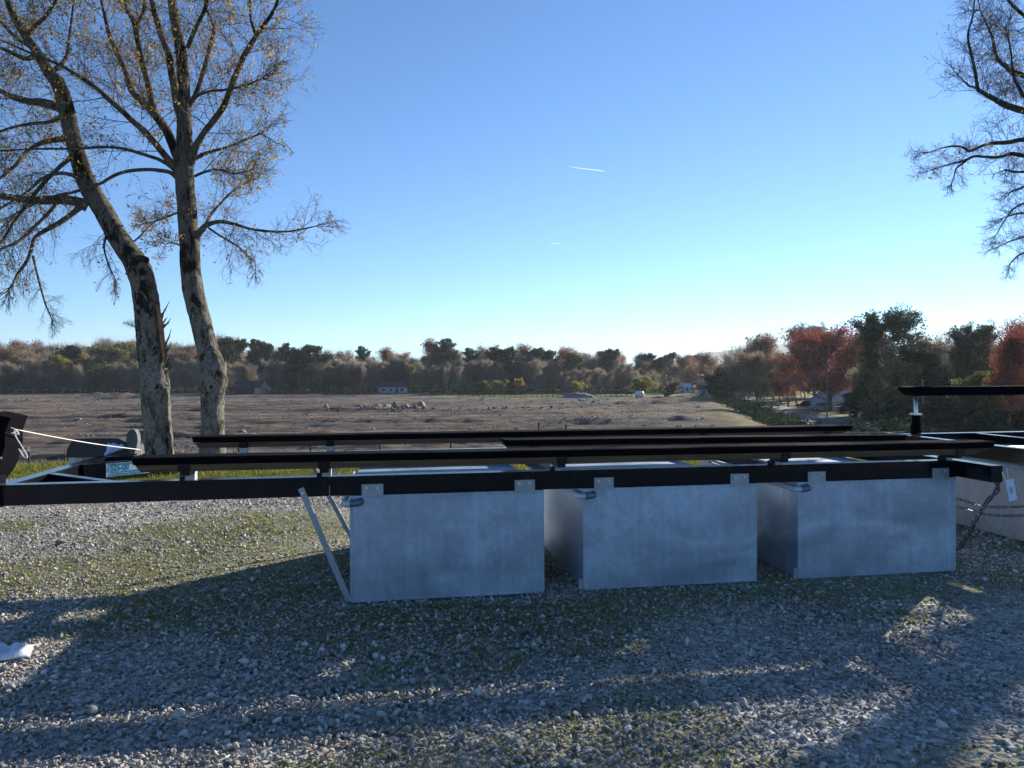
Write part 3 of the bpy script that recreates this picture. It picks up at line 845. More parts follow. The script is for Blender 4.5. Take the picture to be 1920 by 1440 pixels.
# chains
def chain(name, pts, link_l=.062, r=.0048, w=.030, label='', group=None):
    P = smoothpath(pts, 10); L = [0]
    for p, q in zip(P, P[1:]): L.append(L[-1]+(q-p).length)
    m = MB(); s = 0; i = 0; k = 0
    while s < L[-1]:
        while i < len(L)-2 and L[i+1] < s: i += 1
        t = (s-L[i])/max(L[i+1]-L[i], 1e-6); p = P[i].lerp(P[i+1], t); d = (P[i+1]-P[i]).normalized()
        side = d.cross(Vector((0.2, 1, 0.1))).normalized(); 
        if k % 2: side = d.cross(side).normalized()
        side = (side+Vector((random.gauss(0, .2), random.gauss(0, .2), random.gauss(0, .2)))).normalized()
        side = (side-d*side.dot(d)).normalized()
        ring = []
        for j in range(13):
            a = 2*math.pi*j/12; c, q = math.cos(a), math.sin(a)
            ring.append(p+d*(c*w*.5+(link_l/2-w*.5)*(1 if c > 0 else -1)*min(1, abs(c)*3))+side*q*w*.5)
        m.tube(ring, r, 5, cap=False); s += link_l*.76; k += 1
    return tag(m.build(name, MT['chain'], None, True), label, 'chain', group)
e_ = lw(4.52, -.20, .80)
chain('chain', [e_+Vector((.03, -.05, 0)), lw(4.60, -.24, .66), lw(4.604, -.12, .523), lw(4.66, .05, .36), lw(4.695, .15, .248), lw(4.733, .3, .096), lw(4.70, .42, .03)], label='heavy chain hanging from the end of the boat lift down to its tank', )
chain('chain', [e_+Vector((.06, -.03, 0)), lw(4.64, -.20, .66), lw(4.64, -.08, .523), lw(4.70, .08, .36), lw(4.735, .18, .26), lw(4.77, .32, .10), lw(4.74, .44, .03)], label='second heavy chain strand hanging close to the right of the first')
def l2(u, v, z): return lw(u, v, z)
chain('chain', [l2(4.60, .75, .50), l2(4.886, .5, .455), l2(5.135, .45, .39), l2(5.526, .42, .385), l2(5.66, .3, .41)], .044, .0034, .021, 'upper thin chain sagging along the mottled tank of the second lift')
chain('chain', [l2(4.60, .75, .43), l2(4.886, .5, .389), l2(5.171, .45, .318), l2(5.526, .42, .310), l2(5.66, .3, .34)], .044, .0034, .021, 'lower thin chain sagging along the mottled tank of the second lift')
# hanging tag
tg = empty('hang_tag', lw(4.60, -.33, .78), PSI)
tag(tg, 'pale blue card tag wired to the end of the boat lift beam', 'tag')
Mx = Matrix.Rotation(-.22, 4, 'Y')
MB().box(-.030, .034, -.002, .002, -.20, -.045, Mx).build('card', MT['tagpaper'], tg)
MB().box(-.012, .012, -.0045, -.0025, -.145, -.10, Mx).build('printed_mark', MT['tagink'], tg)
m = MB(); m.tube(smoothpath([(-.01, 0, -.06), (-.035, .01, 0), (-.02, .02, .05), (.01, .02, .03), (.005, 0, -.055)], 5), .0025, 5)
m.build('wire_tie', MT['bolt'], tg)

# second lift to the right
lift2 = empty('boat_lift', lw(5.70, .62, 0), PSI)
tag(lift2, 'second black boat lift cut off by the right edge with a mottled pale tank', 'boat lift', 'boat lifts on the gravel lot')
make_lift(lift2, [(.06, 1.4), (1.8, 3.1), (3.4, 4.7)], [(2.6, 6.6, .3, .95, .95, .2, (3.2,)), (2.6, 6.6, 1.35, .95, .95, .2, (3.2,))], False, MT['galv_mottled'])
MB().bbox(-.103, -.003, -.2, WL+.1, ZB, ZT+.004, .005).build('end_beam', MT['paint'], lift2)
# guide post with the padded horizontal guide board
gp = MB(); gp.tube([(.28, 1.78, .86), (.28, 1.78, 1.27)], .021, 14)
g1 = gp.build('guide_post', MT['zincpipe'], lift2, True)
m = MB(); 
for q in (0,):
    m.v += []; 
m.tube([(.28, 1.78, .80), (.28, 1.78, .90), (.28, 1.78, 1.0), (.28, 1.78, 1.035)], [.055, .048, .042, .040], 8)
m.build('post_sleeve', MT['carpet'], g1)
m = MB(); m.bbox(.235, .325, 1.735, 1.825, 1.035, 1.055, .002)
m.build('clamp', MT['bolt'], g1)
prof = [(-.02, .0), (-.015, -.03), (.04, -.075), (.09, -.098), (3.6, -.098), (3.6, 0), (.3, .0), (.1, .008)]
m = MB(); m.prism([(x+.15, 1.345+z) for x, z in prof], 1.70, 1.88)
m.build('guide_board', MT['carpet'], lift2)

# ------------------------------------------------------------------ the near trees
def bark_tube(m, P, W, n=20, seed=0.0, amp=.10):
    """limb or trunk with an uneven surface; P smooth path, W radii"""
    b0 = len(m.v); up = None
    for i, p in enumerate(P):
        t = (P[min(i+1, len(P)-1)]-P[max(i-1, 0)]).normalized()
        up = t.orthogonal().normalized() if up is None else (up-t*up.dot(t)).normalized()
        w = t.cross(up)
        for k in range(n):
            a = 2*math.pi*k/n; d = up*math.cos(a)+w*math.sin(a)
            q = p+d*W[i]
            r = W[i]*(1+amp*nz(q.x*3.2+seed, q.y*3.2, q.z*1.1)+amp*.55*nz(q.x*11, q.y*11, q.z*4+seed)+amp*.3*nz(q.x*30, q.y*30, q.z*12))
            m.v.append(tuple(p+d*r))
    for i in range(len(P)-1):
        for k in range(n):
            k2 = (k+1) % n
            m.f.append((b0+i*n+k, b0+i*n+k2, b0+(i+1)*n+k2, b0+(i+1)*n+k))
    m.f.append(tuple(b0+(len(P)-1)*n+k for k in range(n)))

class Tree:
    def __init__(s, base, seed):
        s.base = Vector(base); s.r = random.Random(seed); s.tw = MB(); s.leaf = []; s.seed = seed
    def px(s, pts, D, dd=0.0):
        """list of (x, y, width) photo pixels -> points at depth D drifting by dd, radii"""
        n = len(pts); P = []; W = []
        for i, (x, y, w) in enumerate(pts):
            t = i/max(n-1, 1); d = D+dd*t**1.3
            P.append(at(x, y, d)-s.base); W.append(w*.5*d/F)
        return P, W
    def twig(s, p, d, L, r0, lvl, leafp, droop=0.0):
        """a curved twig that forks"""
        r = s.r; n = 4 if lvl > 0 else 3
        pts = [p.copy()]; q = p.copy(); dd = d.normalized()
        for i in range(n):
            dd = (dd+Vector((r.gauss(0, .20), r.gauss(0, .20), r.gauss(0, .18)-droop+.06))).normalized()
            q = q+dd*(L/n); pts.append(q.copy())
        s.tw.tube(pts, [r0*(1-.72*i/n) for i in range(n+1)], 3 if lvl < 2 else 4, cap=False)
        if lvl > 0:
            k = {3: 7, 2: 8, 1: 6}[lvl]
            for j in range(k):
                t = (j+.6+r.random()*.5)/k; t = min(t, .98); i = min(int(t*n), n-1); a = pts[i].lerp(pts[i+1], t*n-i)
                ax = (pts[i+1]-pts[i]).normalized(); o_ = Vector((r.gauss(0, 1), r.gauss(0, 1), r.gauss(0, 1)))
                o_ = (o_-ax*o_.dot(ax)).normalized()
                s.twig(a, ax*.75+o_*r.uniform(.5, 1.0), L*r.uniform(.40, .72)*(1.15-.5*t), r0*.52, lvl-1, leafp, droop)
        if lvl <= 1:
            for j in range(3):
                if r.random() < leafp*.36:
                    i = r.randrange(n); a = pts[i].lerp(pts[i+1], r.random())
                    for _ in range(r.randint(1, 3)):
                        s.leaf.append(a+Vector((r.gauss(0, .03), r.gauss(0, .03), r.gauss(-.03, .03))))
    def clothe(s, P, W, start, step, L, leafp, droop=0.0, lvl=2, end=1.0):
        """grow side branches along a limb"""
        acc = 0; tot = sum((b-a).length for a, b in zip(P, P[1:])); run = 0
        for i in range(len(P)-1):
            a, b = P[i], P[i+1]; l = (b-a).length; run += l; t = run/tot
            acc += l
            if t < start or t > end: acc = 0; continue
            while acc > step*.85:
                acc -= step*.85
                q = a.lerp(b, s.r.random()); ax = (b-a).normalized()
                o_ = Vector((s.r.gauss(0, 1), s.r.gauss(0, 1), s.r.gauss(.25-droop, .8)))
                o_ = (o_-ax*o_.dot(ax)).normalized()
                LL = L*s.r.uniform(.45, 1.15)*(1.15-.55*t)
                s.twig(q, ax*s.r.uniform(.3, .9)+o_, LL, min(W[i]*.45, .0028+.0042*LL), lvl, leafp, droop)
    def tip(s, P, W, L, leafp, lvl=2, droop=0.0):
        d = (P[-1]-P[-3]).normalized()
        for _ in range(3):
            s.twig(P[-1], d+Vector((s.r.gauss(0, .3), s.r.gauss(0, .3), s.r.gauss(0, .3))), L, max(W[-1]*.8, .004), lvl, leafp, droop)
    def leaves(s, name, mat, parent, size=.05):
        n = len(s.leaf)
        if not n: return
        return link(name, leaf_quads(np.array([tuple(v) for v in s.leaf]), size*.42, 2.1, s.seed, None, .18), mat, parent)

def leaf_quads(C, size, aspect=1.0, seed=0, tint=None, jit=.45, name='foliage'):
    g = np.random.default_rng(seed); n = len(C)
    a = g.normal(size=(n, 3)); a /= np.linalg.norm(a, axis=1)[:, None]
    b = g.normal(size=(n, 3)); b -= a*(a*b).sum(1)[:, None]; b /= np.linalg.norm(b, axis=1)[:, None]
    S = (size*np.exp(g.normal(0, jit, n)))[:, None] if np.isscalar(size) else np.asarray(size)[:, None]
    a = a*S*aspect*.5; b = b*S*.5
    V = np.stack([C-a, C-a*.1-b, C+a, C+a*.1+b], 1).reshape(-1, 3)
    Fc = np.arange(4*n).reshape(n, 4)
    T = g.random(n) if tint is None else tint
    return np_mesh(name, V, Fc, {'tint': ('FACE', T)})

def near_tree(name, label, D, trunk, limbs, seed, leafp, group, nsides=22):
    b = at(trunk[0][0], trunk[0][1], D); base = Vector((b.x, b.y, 0))
    root = empty(name, base); tag(root, label, 'tree', group)
    T = Tree(base, seed)
    P, W = T.px(trunk, D, 0.0)
    # flare into the ground
    P = [Vector((P[0].x, P[0].y, -.12))]+P; W = [W[0]*1.25]+W
    P, W = smoothpath(P, 14, W)
    m = MB(); bark_tube(m, P, W, nsides, seed, .13)
    tr = m.build('trunk', MT['bark'], root, True)
    for (pts, dd, st, step, L, lp, droop) in limbs:
        d0 = D
        P, W = T.px(pts, d0, dd); P, W = smoothpath(P, 7, W)
        m = MB(); bark_tube(m, P, W, 10 if W[0] > .03 else 6, seed+len(pts), .12)
        m.build('limb', MT['bark'], root, True)
        T.clothe(P, W, st, step, L, lp, droop); T.tip(P, W, L*.6, lp, 2, droop)
    T.tw.build('twigs', MT['twig'], root, False, False)
    T.leaves('leaves', MT['leaf_ochre'], root)
    return root, T

# left leaning trunk
tA = [(297, 884, 60), (297, 850, 54), (297, 800, 50), (293, 740, 51), (288, 690, 48), (282, 640, 46), (275, 580, 46), (270, 540, 45), (262, 510, 44), (250, 487, 42), (233, 463, 38), (204, 412, 36), (175, 365, 36), (153, 317, 32),
      (135, 255, 29), (124, 204, 29), (110, 160, 26), (91, 135, 22), (69, 98, 17), (44, 62, 14), (22, 22, 12), (5, -25, 9), (-10, -90, 6)]
LA = [
 ([(124, 206, 22), (98, 197, 18), (75, 192, 15), (55, 190, 13), (25, 182, 11), (0, 170, 9), (-50, 150, 6), (-110, 120, 4)], 1.0, .15, .13, 1.0, .35, .05),
 ([(164, 386, 24), (150, 380, 20), (138, 377, 18), (115, 374, 17), (91, 375, 15), (60, 376, 14), (36, 372, 13), (0, 368, 11), (-60, 372, 8), (-120, 360, 4)], -1.2, .2, .10, 1.3, .22, .12),
 ([(150, 388, 12), (146, 392, 10), (130, 405, 9), (109, 419, 9), (85, 432, 8), (66, 445, 7), (60, 462, 6), (50, 490, 6), (33, 514, 5), (25, 530, 3)], -.6, .2, .14, .65, .05, .28),
 ([(62, 480, 5), (70, 515, 4), (78, 545, 4), (86, 572, 3), (98, 600, 2)], -.8, .1, .10, .40, .0, .2),
 ([(124, 261, 11), (100, 263, 10), (73, 270, 9), (50, 285, 8), (36, 303, 7), (15, 322, 6), (0, 334, 5), (-50, 370, 3)], -.9, .15, .13, .9, .15, .18),
 ([(140, 290, 9), (115, 310, 8), (85, 340, 7), (60, 370, 6), (30, 410, 5), (5, 450, 4), (-30, 500, 3)], -1.5, .15, .12, .8, .1, .2),
 ([(118, 365, 8), (95, 395, 7), (60, 430, 6), (30, 455, 5), (0, 468, 4), (-40, 500, 3)], -1.0, .15, .12, .7, .05, .22),
 ([(160, 345, 9), (140, 330, 8), (110, 325, 7), (80, 335, 6), (50, 360, 5), (10, 385, 4), (-40, 420, 3)], 1.2, .15, .12, .8, .12, .18),
 ([(125, 215, 8), (95, 228, 7), (60, 232, 6), (20, 240, 5), (-40, 262, 3)], .8, .15, .12, .8, .3, .1),
 ([(69, 100, 10), (50, 110, 8), (20, 98, 7), (-20, 80, 5), (-70, 60, 3)], -.8, .1, .12, 1.0, .5, .03),
 ([(91, 138, 9), (110, 125, 8), (125, 105, 7), (130, 70, 5), (135, 30, 4), (140, -20, 3)], .8, .1, .14, .8, .4, .0),
 ([(46, 66, 9), (65, 50, 7), (90, 25, 6), (110, -10, 4)], -.6, .1, .13, .8, .5, .0),
 ([(60, 90, 8), (30, 70, 7), (0, 40, 5), (-40, 10, 3)], .9, .1, .13, .9, .55, .0),
 ([(205, 414, 6), (200, 440, 5), (195, 465, 4), (205, 500, 3), (215, 520, 2)], -.7, .1, .12, .50, .03, .2),
 ([(235, 462, 5), (255, 450, 4), (275, 430, 3), (290, 415, 2)], .6, .2, .14, .45, .05, .0),
 ([(285, 600, 4), (275, 612, 3), (262, 617, 2), (250, 612, 1.5)], -.4, .3, .15, .25, .0, .05)]
r1, T1 = near_tree('tree', 'leaning grey barked tree with a torn orange wound, left of the two trunks', 11.7, tA, LA, 21, .3, 'trees beside the gravel lot')
# broken stub where the trunk bends, and the torn wound with splinters
m = MB(); P, W = T1.px([(250, 520, 30), (256, 505, 32), (264, 492, 30), (270, 484, 22), (272, 480, 12)], 11.62); P, W = smoothpath(P, 4, W)
bark_tube(m, P, W, 12, 5, .2); m.build('broken_stub', MT['bark'], r1, True)
m = MB(); P, W = T1.px([(294, 570, 4), (300, 598, 8), (304, 630, 9), (307, 658, 8), (309, 690, 4)], 11.60); P, W = smoothpath(P, 5, W)
bark_tube(m, P, W, 8, 9, .5); wd = m.build('wound', MT['wound'], r1, True)
rr = random.Random(3); m = MB()
for i in range(17):
    y = rr.uniform(575, 700); x = 292+(y-575)*.13+rr.uniform(2, 8)
    p = at(x, y, 11.62)-r1.location; q = at(x+rr.uniform(2, 17), y-rr.uniform(6, 34), 11.6+rr.uniform(-.1, .1))-r1.location
    m.tube([p, p.lerp(q, .5)+Vector((rr.gauss(0, .01), 0, 0)), q], [.018, .011, .002], 4)
m.build('splinters', MT['bark'], r1)

# right, straighter trunk
tB = [(398, 884, 52), (398, 850, 46), (398, 800, 43), (397, 760, 42), (399, 725, 46), (402, 700, 50), (398, 680, 42), (388, 650, 39), (379, 615, 38), (370, 575, 38), (362, 540, 37), (357, 500, 36), (355, 460, 35), (352, 430, 35),
      (350, 380, 34), (346, 330, 33), (346, 290, 30), (346, 250, 27), (345, 190, 25), (343, 140, 22), (340, 100, 19), (330, 50, 17), (322, 0, 15), (318, -60, 11), (310, -140, 7)]
LB = [
 ([(346, 240, 14), (332, 200, 13), (328, 171, 15), (322, 135, 14), (317, 106, 13), (308, 80, 12), (299, 55, 11), (290, 25, 10), (284, 0, 9), (270, -60, 6)], -1.0, .25, .15, 1.1, .45, .0),
 ([(343, 315, 22), (336, 300, 20), (328, 281, 18), (315, 250, 16), (299, 226, 15), (285, 208, 15), (270, 193, 14), (248, 171, 12), (240, 148, 11), (233, 128, 10), (218, 95, 9), (204, 62, 8), (197, 30, 7), (190, 0, 6), (185, -50, 4)], 1.3, .15, .13, 1.2, .5, .0),
 ([(340, 322, 20), (330, 316, 17), (324, 310, 15), (308, 290, 13), (292, 270, 12), (270, 246, 12), (248, 226, 11), (225, 204, 11), (204, 186, 10), (185, 168, 9), (164, 153, 8), (135, 135, 7), (109, 120, 6), (70, 105, 5), (36, 90, 4), (-10, 70, 3)], -1.4, .12, .12, 1.2, .55, .0),
 ([(300, 228, 13), (292, 215, 12), (288, 204, 12), (282, 178, 11), (277, 153, 11), (268, 120, 10), (262, 95, 10), (257, 68, 10), (253, 46, 11), (245, 30, 8), (237, 15, 6), (232, -20, 4)], .5, .15, .16, .9, .4, .0),
 ([(253, 46, 9), (263, 36, 8), (270, 20, 7), (272, 0, 6), (274, -40, 4)], .3, .2, .16, .8, .4, .0),
 ([(352, 310, 22), (358, 295, 19), (364, 281, 17), (374, 262, 13), (383, 248, 12), (402, 224, 12), (419, 200, 12), (428, 178, 11), (437, 153, 11), (448, 126, 11), (459, 102, 11), (470, 84, 10), (481, 66, 9), (497, 44, 8), (510, 25, 7), (521, 0, 6), (530, -50, 4)], -.9, .15, .115, 1.15, .55, .0),
 ([(481, 66, 7), (474, 50, 6), (470, 30, 6), (468, 0, 5), (460, -50, 3)], .5, .1, .14, .9, .5, .0),
 ([(352, 205, 8), (365, 182, 9), (375, 155, 8), (383, 128, 8), (392, 95, 8), (401, 58, 7), (395, 35, 5), (385, 10, 4), (380, -30, 3)], 1.0, .15, .15, .9, .4, .0),
 ([(352, 90, 9), (362, 65, 9), (373, 40, 8), (385, 15, 7), (392, -20, 5)], -.5, .1, .16, .9, .4, .0),
 ([(340, 328, 10), (317, 310, 8), (298, 299, 7), (277, 292, 6), (248, 283, 6), (219, 277, 5), (180, 276, 5), (146, 279, 4), (80, 279, 4), (30, 281, 3), (-20, 284, 3)], -1.6, .2, .13, .75, .3, .1),
 ([(338, 340, 12), (328, 330, 9), (320, 324, 8), (310, 321, 8), (282, 318, 7), (255, 319, 7), (235, 322, 6), (219, 327, 6), (204, 335, 6), (190, 343, 6), (160, 354, 6), (130, 362, 5), (109, 366, 5), (70, 380, 4), (30, 400, 3)], -.7, .55, .13, .6, .1, .15),
 ([(368, 448, 15), (373, 438, 13), (379, 430, 12), (386, 423, 10), (402, 417, 8), (419, 416, 7), (445, 422, 6), (474, 430, 5), (510, 434, 5), (540, 434, 3.5), (565, 430, 3), (592, 424, 2)], -.5, .12, .10, .75, .12, .02),
 ([(386, 423, 7), (392, 408, 6), (402, 394, 5), (415, 380, 4), (430, 364, 4), (450, 350, 3), (470, 338, 2)], .9, .1, .10, .85, .15, -.02),
 ([(392, 428, 5), (410, 440, 4), (430, 452, 4), (450, 465, 3), (465, 480, 2), (478, 492, 2)], -.8, .1, .10, .6, .05, .15),
 ([(362, 300, 8), (380, 290, 7), (400, 283, 6), (430, 275, 5), (460, 262, 4), (490, 250, 3)], .8, .1, .11, .9, .35, .02),
 ([(365, 182, 6), (390, 172, 5), (425, 168, 5), (460, 160, 4), (490, 148, 3)], -.9, .15, .12, .9, .35, .0),
 ([(350, 395, 5), (335, 398, 4), (318, 405, 3.5), (300, 412, 3), (280, 418, 2)], .5, .1, .10, .6, .3, .08),
 ([(356, 470, 4), (340, 462, 3), (325, 455, 3), (310, 458, 2)], -.5, .1, .12, .5, .3, .05),
 ([(366, 330, 6), (385, 322, 5), (410, 318, 4), (440, 325, 3), (470, 320, 2.5)], -1.1, .1, .11, .85, .3, .05),
 ([(412, 700, 3), (425, 690, 2.5), (432, 670, 2), (436, 650, 1.5)], .3, .2, .16, .28, .0, .0)]
r2, T2 = near_tree('tree', 'upright grey barked tree forking into many limbs, right of the two trunks', 12.0, tB, LB, 22, .45, 'trees beside the gravel lot')
for i, (x, y) in enumerate([(395, 716), (384, 700), (408, 690)]):
    pass

# bare tree whose limbs reach in from the right edge
tC = [(2160, 884, 70), (2158, 800, 62), (2150, 700, 58), (2140, 600, 54), (2125, 500, 50), (2105, 400, 44), (2085, 300, 38), (2070, 200, 32), (2060, 100, 26), (2050, 0, 20), (2040, -120, 12)]
LC = [
 ([(2090, 330, 22), (2040, 262, 18), (1980, 225, 16), (1920, 208, 13), (1900, 202, 12), (1883, 196, 11), (1865, 186, 9), (1848, 177, 8), (1834, 167, 7), (1831, 152, 6), (1829, 139, 6), (1825, 118, 5), (1820, 97, 5), (1815, 65, 4), (1825, 25, 3), (1828, -20, 2)], -.8, .35, .075, .85, .05, .0),
 ([(1834, 167, 5), (1825, 163, 4), (1817, 161, 4), (1805, 150, 2.5), (1795, 140, 2)], .4, .1, .1, .5, .02, .0),
 ([(2095, 350, 18), (2020, 290, 14), (1960, 268, 12), (1920, 262, 9), (1890, 267, 8), (1868, 268, 7), (1848, 271, 6), (1832, 278, 5), (1817, 283, 5), (1805, 276, 4), (1790, 274, 4), (1772, 276, 3), (1757, 281, 2.5), (1744, 285, 2)], .6, .35, .08, .55, .03, .02),
 ([(2100, 370, 16), (2020, 310, 13), (1960, 296, 11), (1920, 292, 8), (1897, 288, 7), (1880, 293, 6), (1862, 295, 6), (1845, 294, 5), (1827, 293, 5), (1814, 299, 4), (1802, 303, 4), (1789, 306, 3), (1768, 312, 2.5), (1748, 318, 2)], -.4, .35, .085, .5, .06, .03),
 ([(1814, 299, 4), (1803, 308, 3.5), (1793, 316, 3), (1789, 330, 2.5), (1784, 344, 2)], .3, .1, .09, .35, .0, .1),
 ([(2080, 280, 18), (2010, 190, 13), (1960, 158, 11), (1920, 142, 9), (1905, 136, 8), (1890, 128, 7), (1878, 119, 6), (1869, 108, 6), (1865, 92, 5), (1862, 76, 5), (1856, 58, 4), (1848, 42, 3), (1838, 20, 2)], .9, .35, .08, .85, .05, .0),
 ([(2075, 250, 16), (2000, 200, 11), (1950, 190, 9), (1920, 180, 7), (1912, 166, 6), (1904, 153, 5), (1898, 130, 4), (1896, 100, 3), (1890, 70, 2)], -1.0, .4, .09, .8, .05, .0),
 ([(2068, 180, 14), (2000, 90, 10), (1950, 50, 8), (1915, 25, 6), (1890, 0, 4), (1870, -30, 3)], .6, .4, .085, .9, .03, .0),
 ([(2110, 430, 12), (2040, 370, 8), (1980, 350, 6), (1940, 345, 5), (1915, 352, 4), (1900, 358, 3), (1893, 362, 2)], -.6, .5, .08, .5, .0, .08),
 ([(2110, 450, 11), (2040, 410, 8), (1980, 400, 6), (1940, 400, 5), (1912, 400, 4), (1895, 404, 3), (1882, 408, 2)], .5, .5, .08, .55, .0, .08),
 ([(2112, 470, 10), (2040, 440, 7), (1980, 436, 6), (1940, 440, 4), (1915, 446, 3), (1895, 452, 2.5), (1884, 458, 2)], -.3, .5, .08, .55, .0, .1),
 ([(2110, 460, 10), (2030, 380, 7), (1970, 372, 6), (1925, 380, 4), (1900, 392, 3), (1880, 420, 2), (1868, 440, 1.5)], .4, .5, .08, .5, .0, .08),
 ([(2112, 480, 10), (2030, 470, 7), (1970, 462, 6), (1930, 470, 4), (1908, 480, 3), (1896, 492, 2)], .7, .5, .08, .5, .0, .1),
 ([(2105, 400, 11), (2040, 330, 8), (1980, 318, 6), (1930, 322, 5), (1900, 322, 4), (1885, 318, 3)], 1.2, .4, .09, .5, .0, .05)]
rq = random.Random(8)
for i in range(15):
    y0 = rq.uniform(60, 430); x1 = rq.uniform(2190, 2560); y1 = y0-rq.uniform(20, 260); dp = rq.uniform(-3.2, 3.2)
    LC.append(([(2085+(y0-200)*.08, y0, 15), (2085+(x1-2085)*.35, y0+(y1-y0)*.2, 11), (2085+(x1-2085)*.7, y0+(y1-y0)*.6, 7), (x1, y1, 3)], dp, .15, .10, 1.1, .05, .0))
for i in range(6):
    y0 = rq.uniform(0, 380); dp = rq.choice([-3.5, -2.5, 2.6, 3.4])
    LC.append(([(2085+(y0-200)*.08, y0, 14), (2080, y0-50, 10), (2075, y0-90, 7), (2070+rq.uniform(-20, 60), y0-130, 3)], dp, .15, .11, 1.0, .05, .0))
near_tree('tree', 'bare tree reaching thin branches in from the right edge of the sky', 12.5, tC, LC, 23, .04, None, 14)

# ------------------------------------------------------------------ far trees: a few kinds, copied
def tri_twigs(P, D, L, W, seed=0):
    """many thin tapering twigs as slim triangles"""
    g = np.random.default_rng(seed); n = len(P)
    s = np.cross(D, g.normal(size=(n, 3))); s /= np.linalg.norm(s, axis=1)[:, None]+1e-9
    V = np.stack([P-s*W[:, None], P+s*W[:, None], P+D*L[:, None]], 1).reshape(-1, 3)
    return V, np.arange(3*n).reshape(n, 3)

def skeleton(H, spread, r0, seed, nl=9, start=.25, up=.75, sub=6, stems=1, dome=None):
    """trunk and limbs in one mesh; returns the mesh builder and the outer points"""
    r = random.Random(seed); m = MB(); tips = []
    for s_ in range(stems):
        P = [Vector((r.gauss(0, .3*(stems > 1)), r.gauss(0, .3*(stems > 1)), -.3))]; d = Vector((r.gauss(0, .12*stems), r.gauss(0, .12*stems), 1))
        n = 7
        for i in range(n):
            P.append(P[-1]+d.normalized()*H*.95/n); d += Vector((r.gauss(0, .10), r.gauss(0, .10), 0))
        m.tube(P, [r0*(1-.9*i/n) for i in range(n+1)], 6, cap=False)
        for k in range(nl):
            t = start+(1-start)*(k+r.random()*.6)/nl; t = min(t, .97)*n; i = min(int(t), n-1)
            a = P[i].lerp(P[i+1], t-i); ang = r.uniform(0, 6.283)
            L = spread*(1.05-.6*(t/n)**2)*r.uniform(.65, 1.1)
            if dome: L = spread*r.uniform(.75, 1.05)*math.sqrt(max(.06, 1-((t/n-dome[0])/dome[1])**2))
            dd = Vector((math.cos(ang), math.sin(ang), up*r.uniform(.6, 1.5)+.5*(t/n))).normalized()
            Q = [a]
            for j in range(4):
                dd = (dd+Vector((r.gauss(0, .16), r.gauss(0, .16), .12))).normalized(); Q.append(Q[-1]+dd*L/4)
            rr_ = r0*.42*(1-.6*t/n)
            m.tube(Q, [rr_*(1-.8*j/4) for j in range(5)], 4, cap=False)
            for q in range(sub):
                t2 = r.uniform(.25, 1)*4; j = min(int(t2), 3); b = Q[j].lerp(Q[j+1], t2-j)
                d3 = (dd+Vector((r.gauss(0, .6), r.gauss(0, .6), r.gauss(.2, .45)))).normalized(); l3 = L*r.uniform(.22, .45)
                e = b+d3*l3; m.tube([b, b.lerp(e, .5)+Vector((r.gauss(0, .05), r.gauss(0, .05), .05)), e], [rr_*.4, rr_*.25, rr_*.08], 3, cap=False)
                tips.append((b.lerp(e, .5), d3, l3)); tips.append((e, d3, l3))
    return m, tips

def mesh_of(m, name, mat, smooth=False):
    me = bpy.data.meshes.new(name); me.from_pydata(m.v, [], m.f); me.materials.append(mat); me.update(); return me
def twig_crown(tips, n, L, w, seed, mat, sag=.15, name='fine_twigs'):
    g = np.random.default_rng(seed)
    k = g.integers(0, len(tips), n)
    P = np.array([tuple(t[0]) for t in tips])[k]; D = np.array([tuple(t[1]) for t in tips])[k]; S = np.array([t[2] for t in tips])[k]
    P = P+g.normal(0, 1, (n, 3))*S[:, None]*.45
    Q_ = P-np.array([0, 0, P[:, 2].max()*.25]); Q_ /= np.linalg.norm(Q_, axis=1)[:, None]
    D = D*.5+Q_*1.2+g.normal(0, .38, (n, 3)); D[:, 2] += sag; D /= np.linalg.norm(D, axis=1)[:, None]
    V, Fc = tri_twigs(P, D, L*g.uniform(.5, 1.3, n), np.full(n, w)*g.uniform(.6, 1.3, n), seed)
    me = np_mesh(name, V, Fc, {'tint': ('FACE', g.random(n))}); me.materials.append(mat); return me
def leaf_crown(tips, n, size, rad, seed, mat, flat=1.0, clump=True, name='foliage'):
    g = np.random.default_rng(seed); k = g.integers(0, len(tips), n)
    C = np.array([tuple(t[0]) for t in tips])[k]
    off = g.normal(0, 1, (n, 3)); off /= np.linalg.norm(off, axis=1)[:, None]; off *= (g.random(n)**.45)[:, None]*rad
    off[:, 2] *= flat
    ct = g.random(len(tips))[k]*.55+g.random(n)*.45
    me = leaf_quads(C+off, size, 1.25, seed, ct, .35, name); me.materials.append(mat); return me

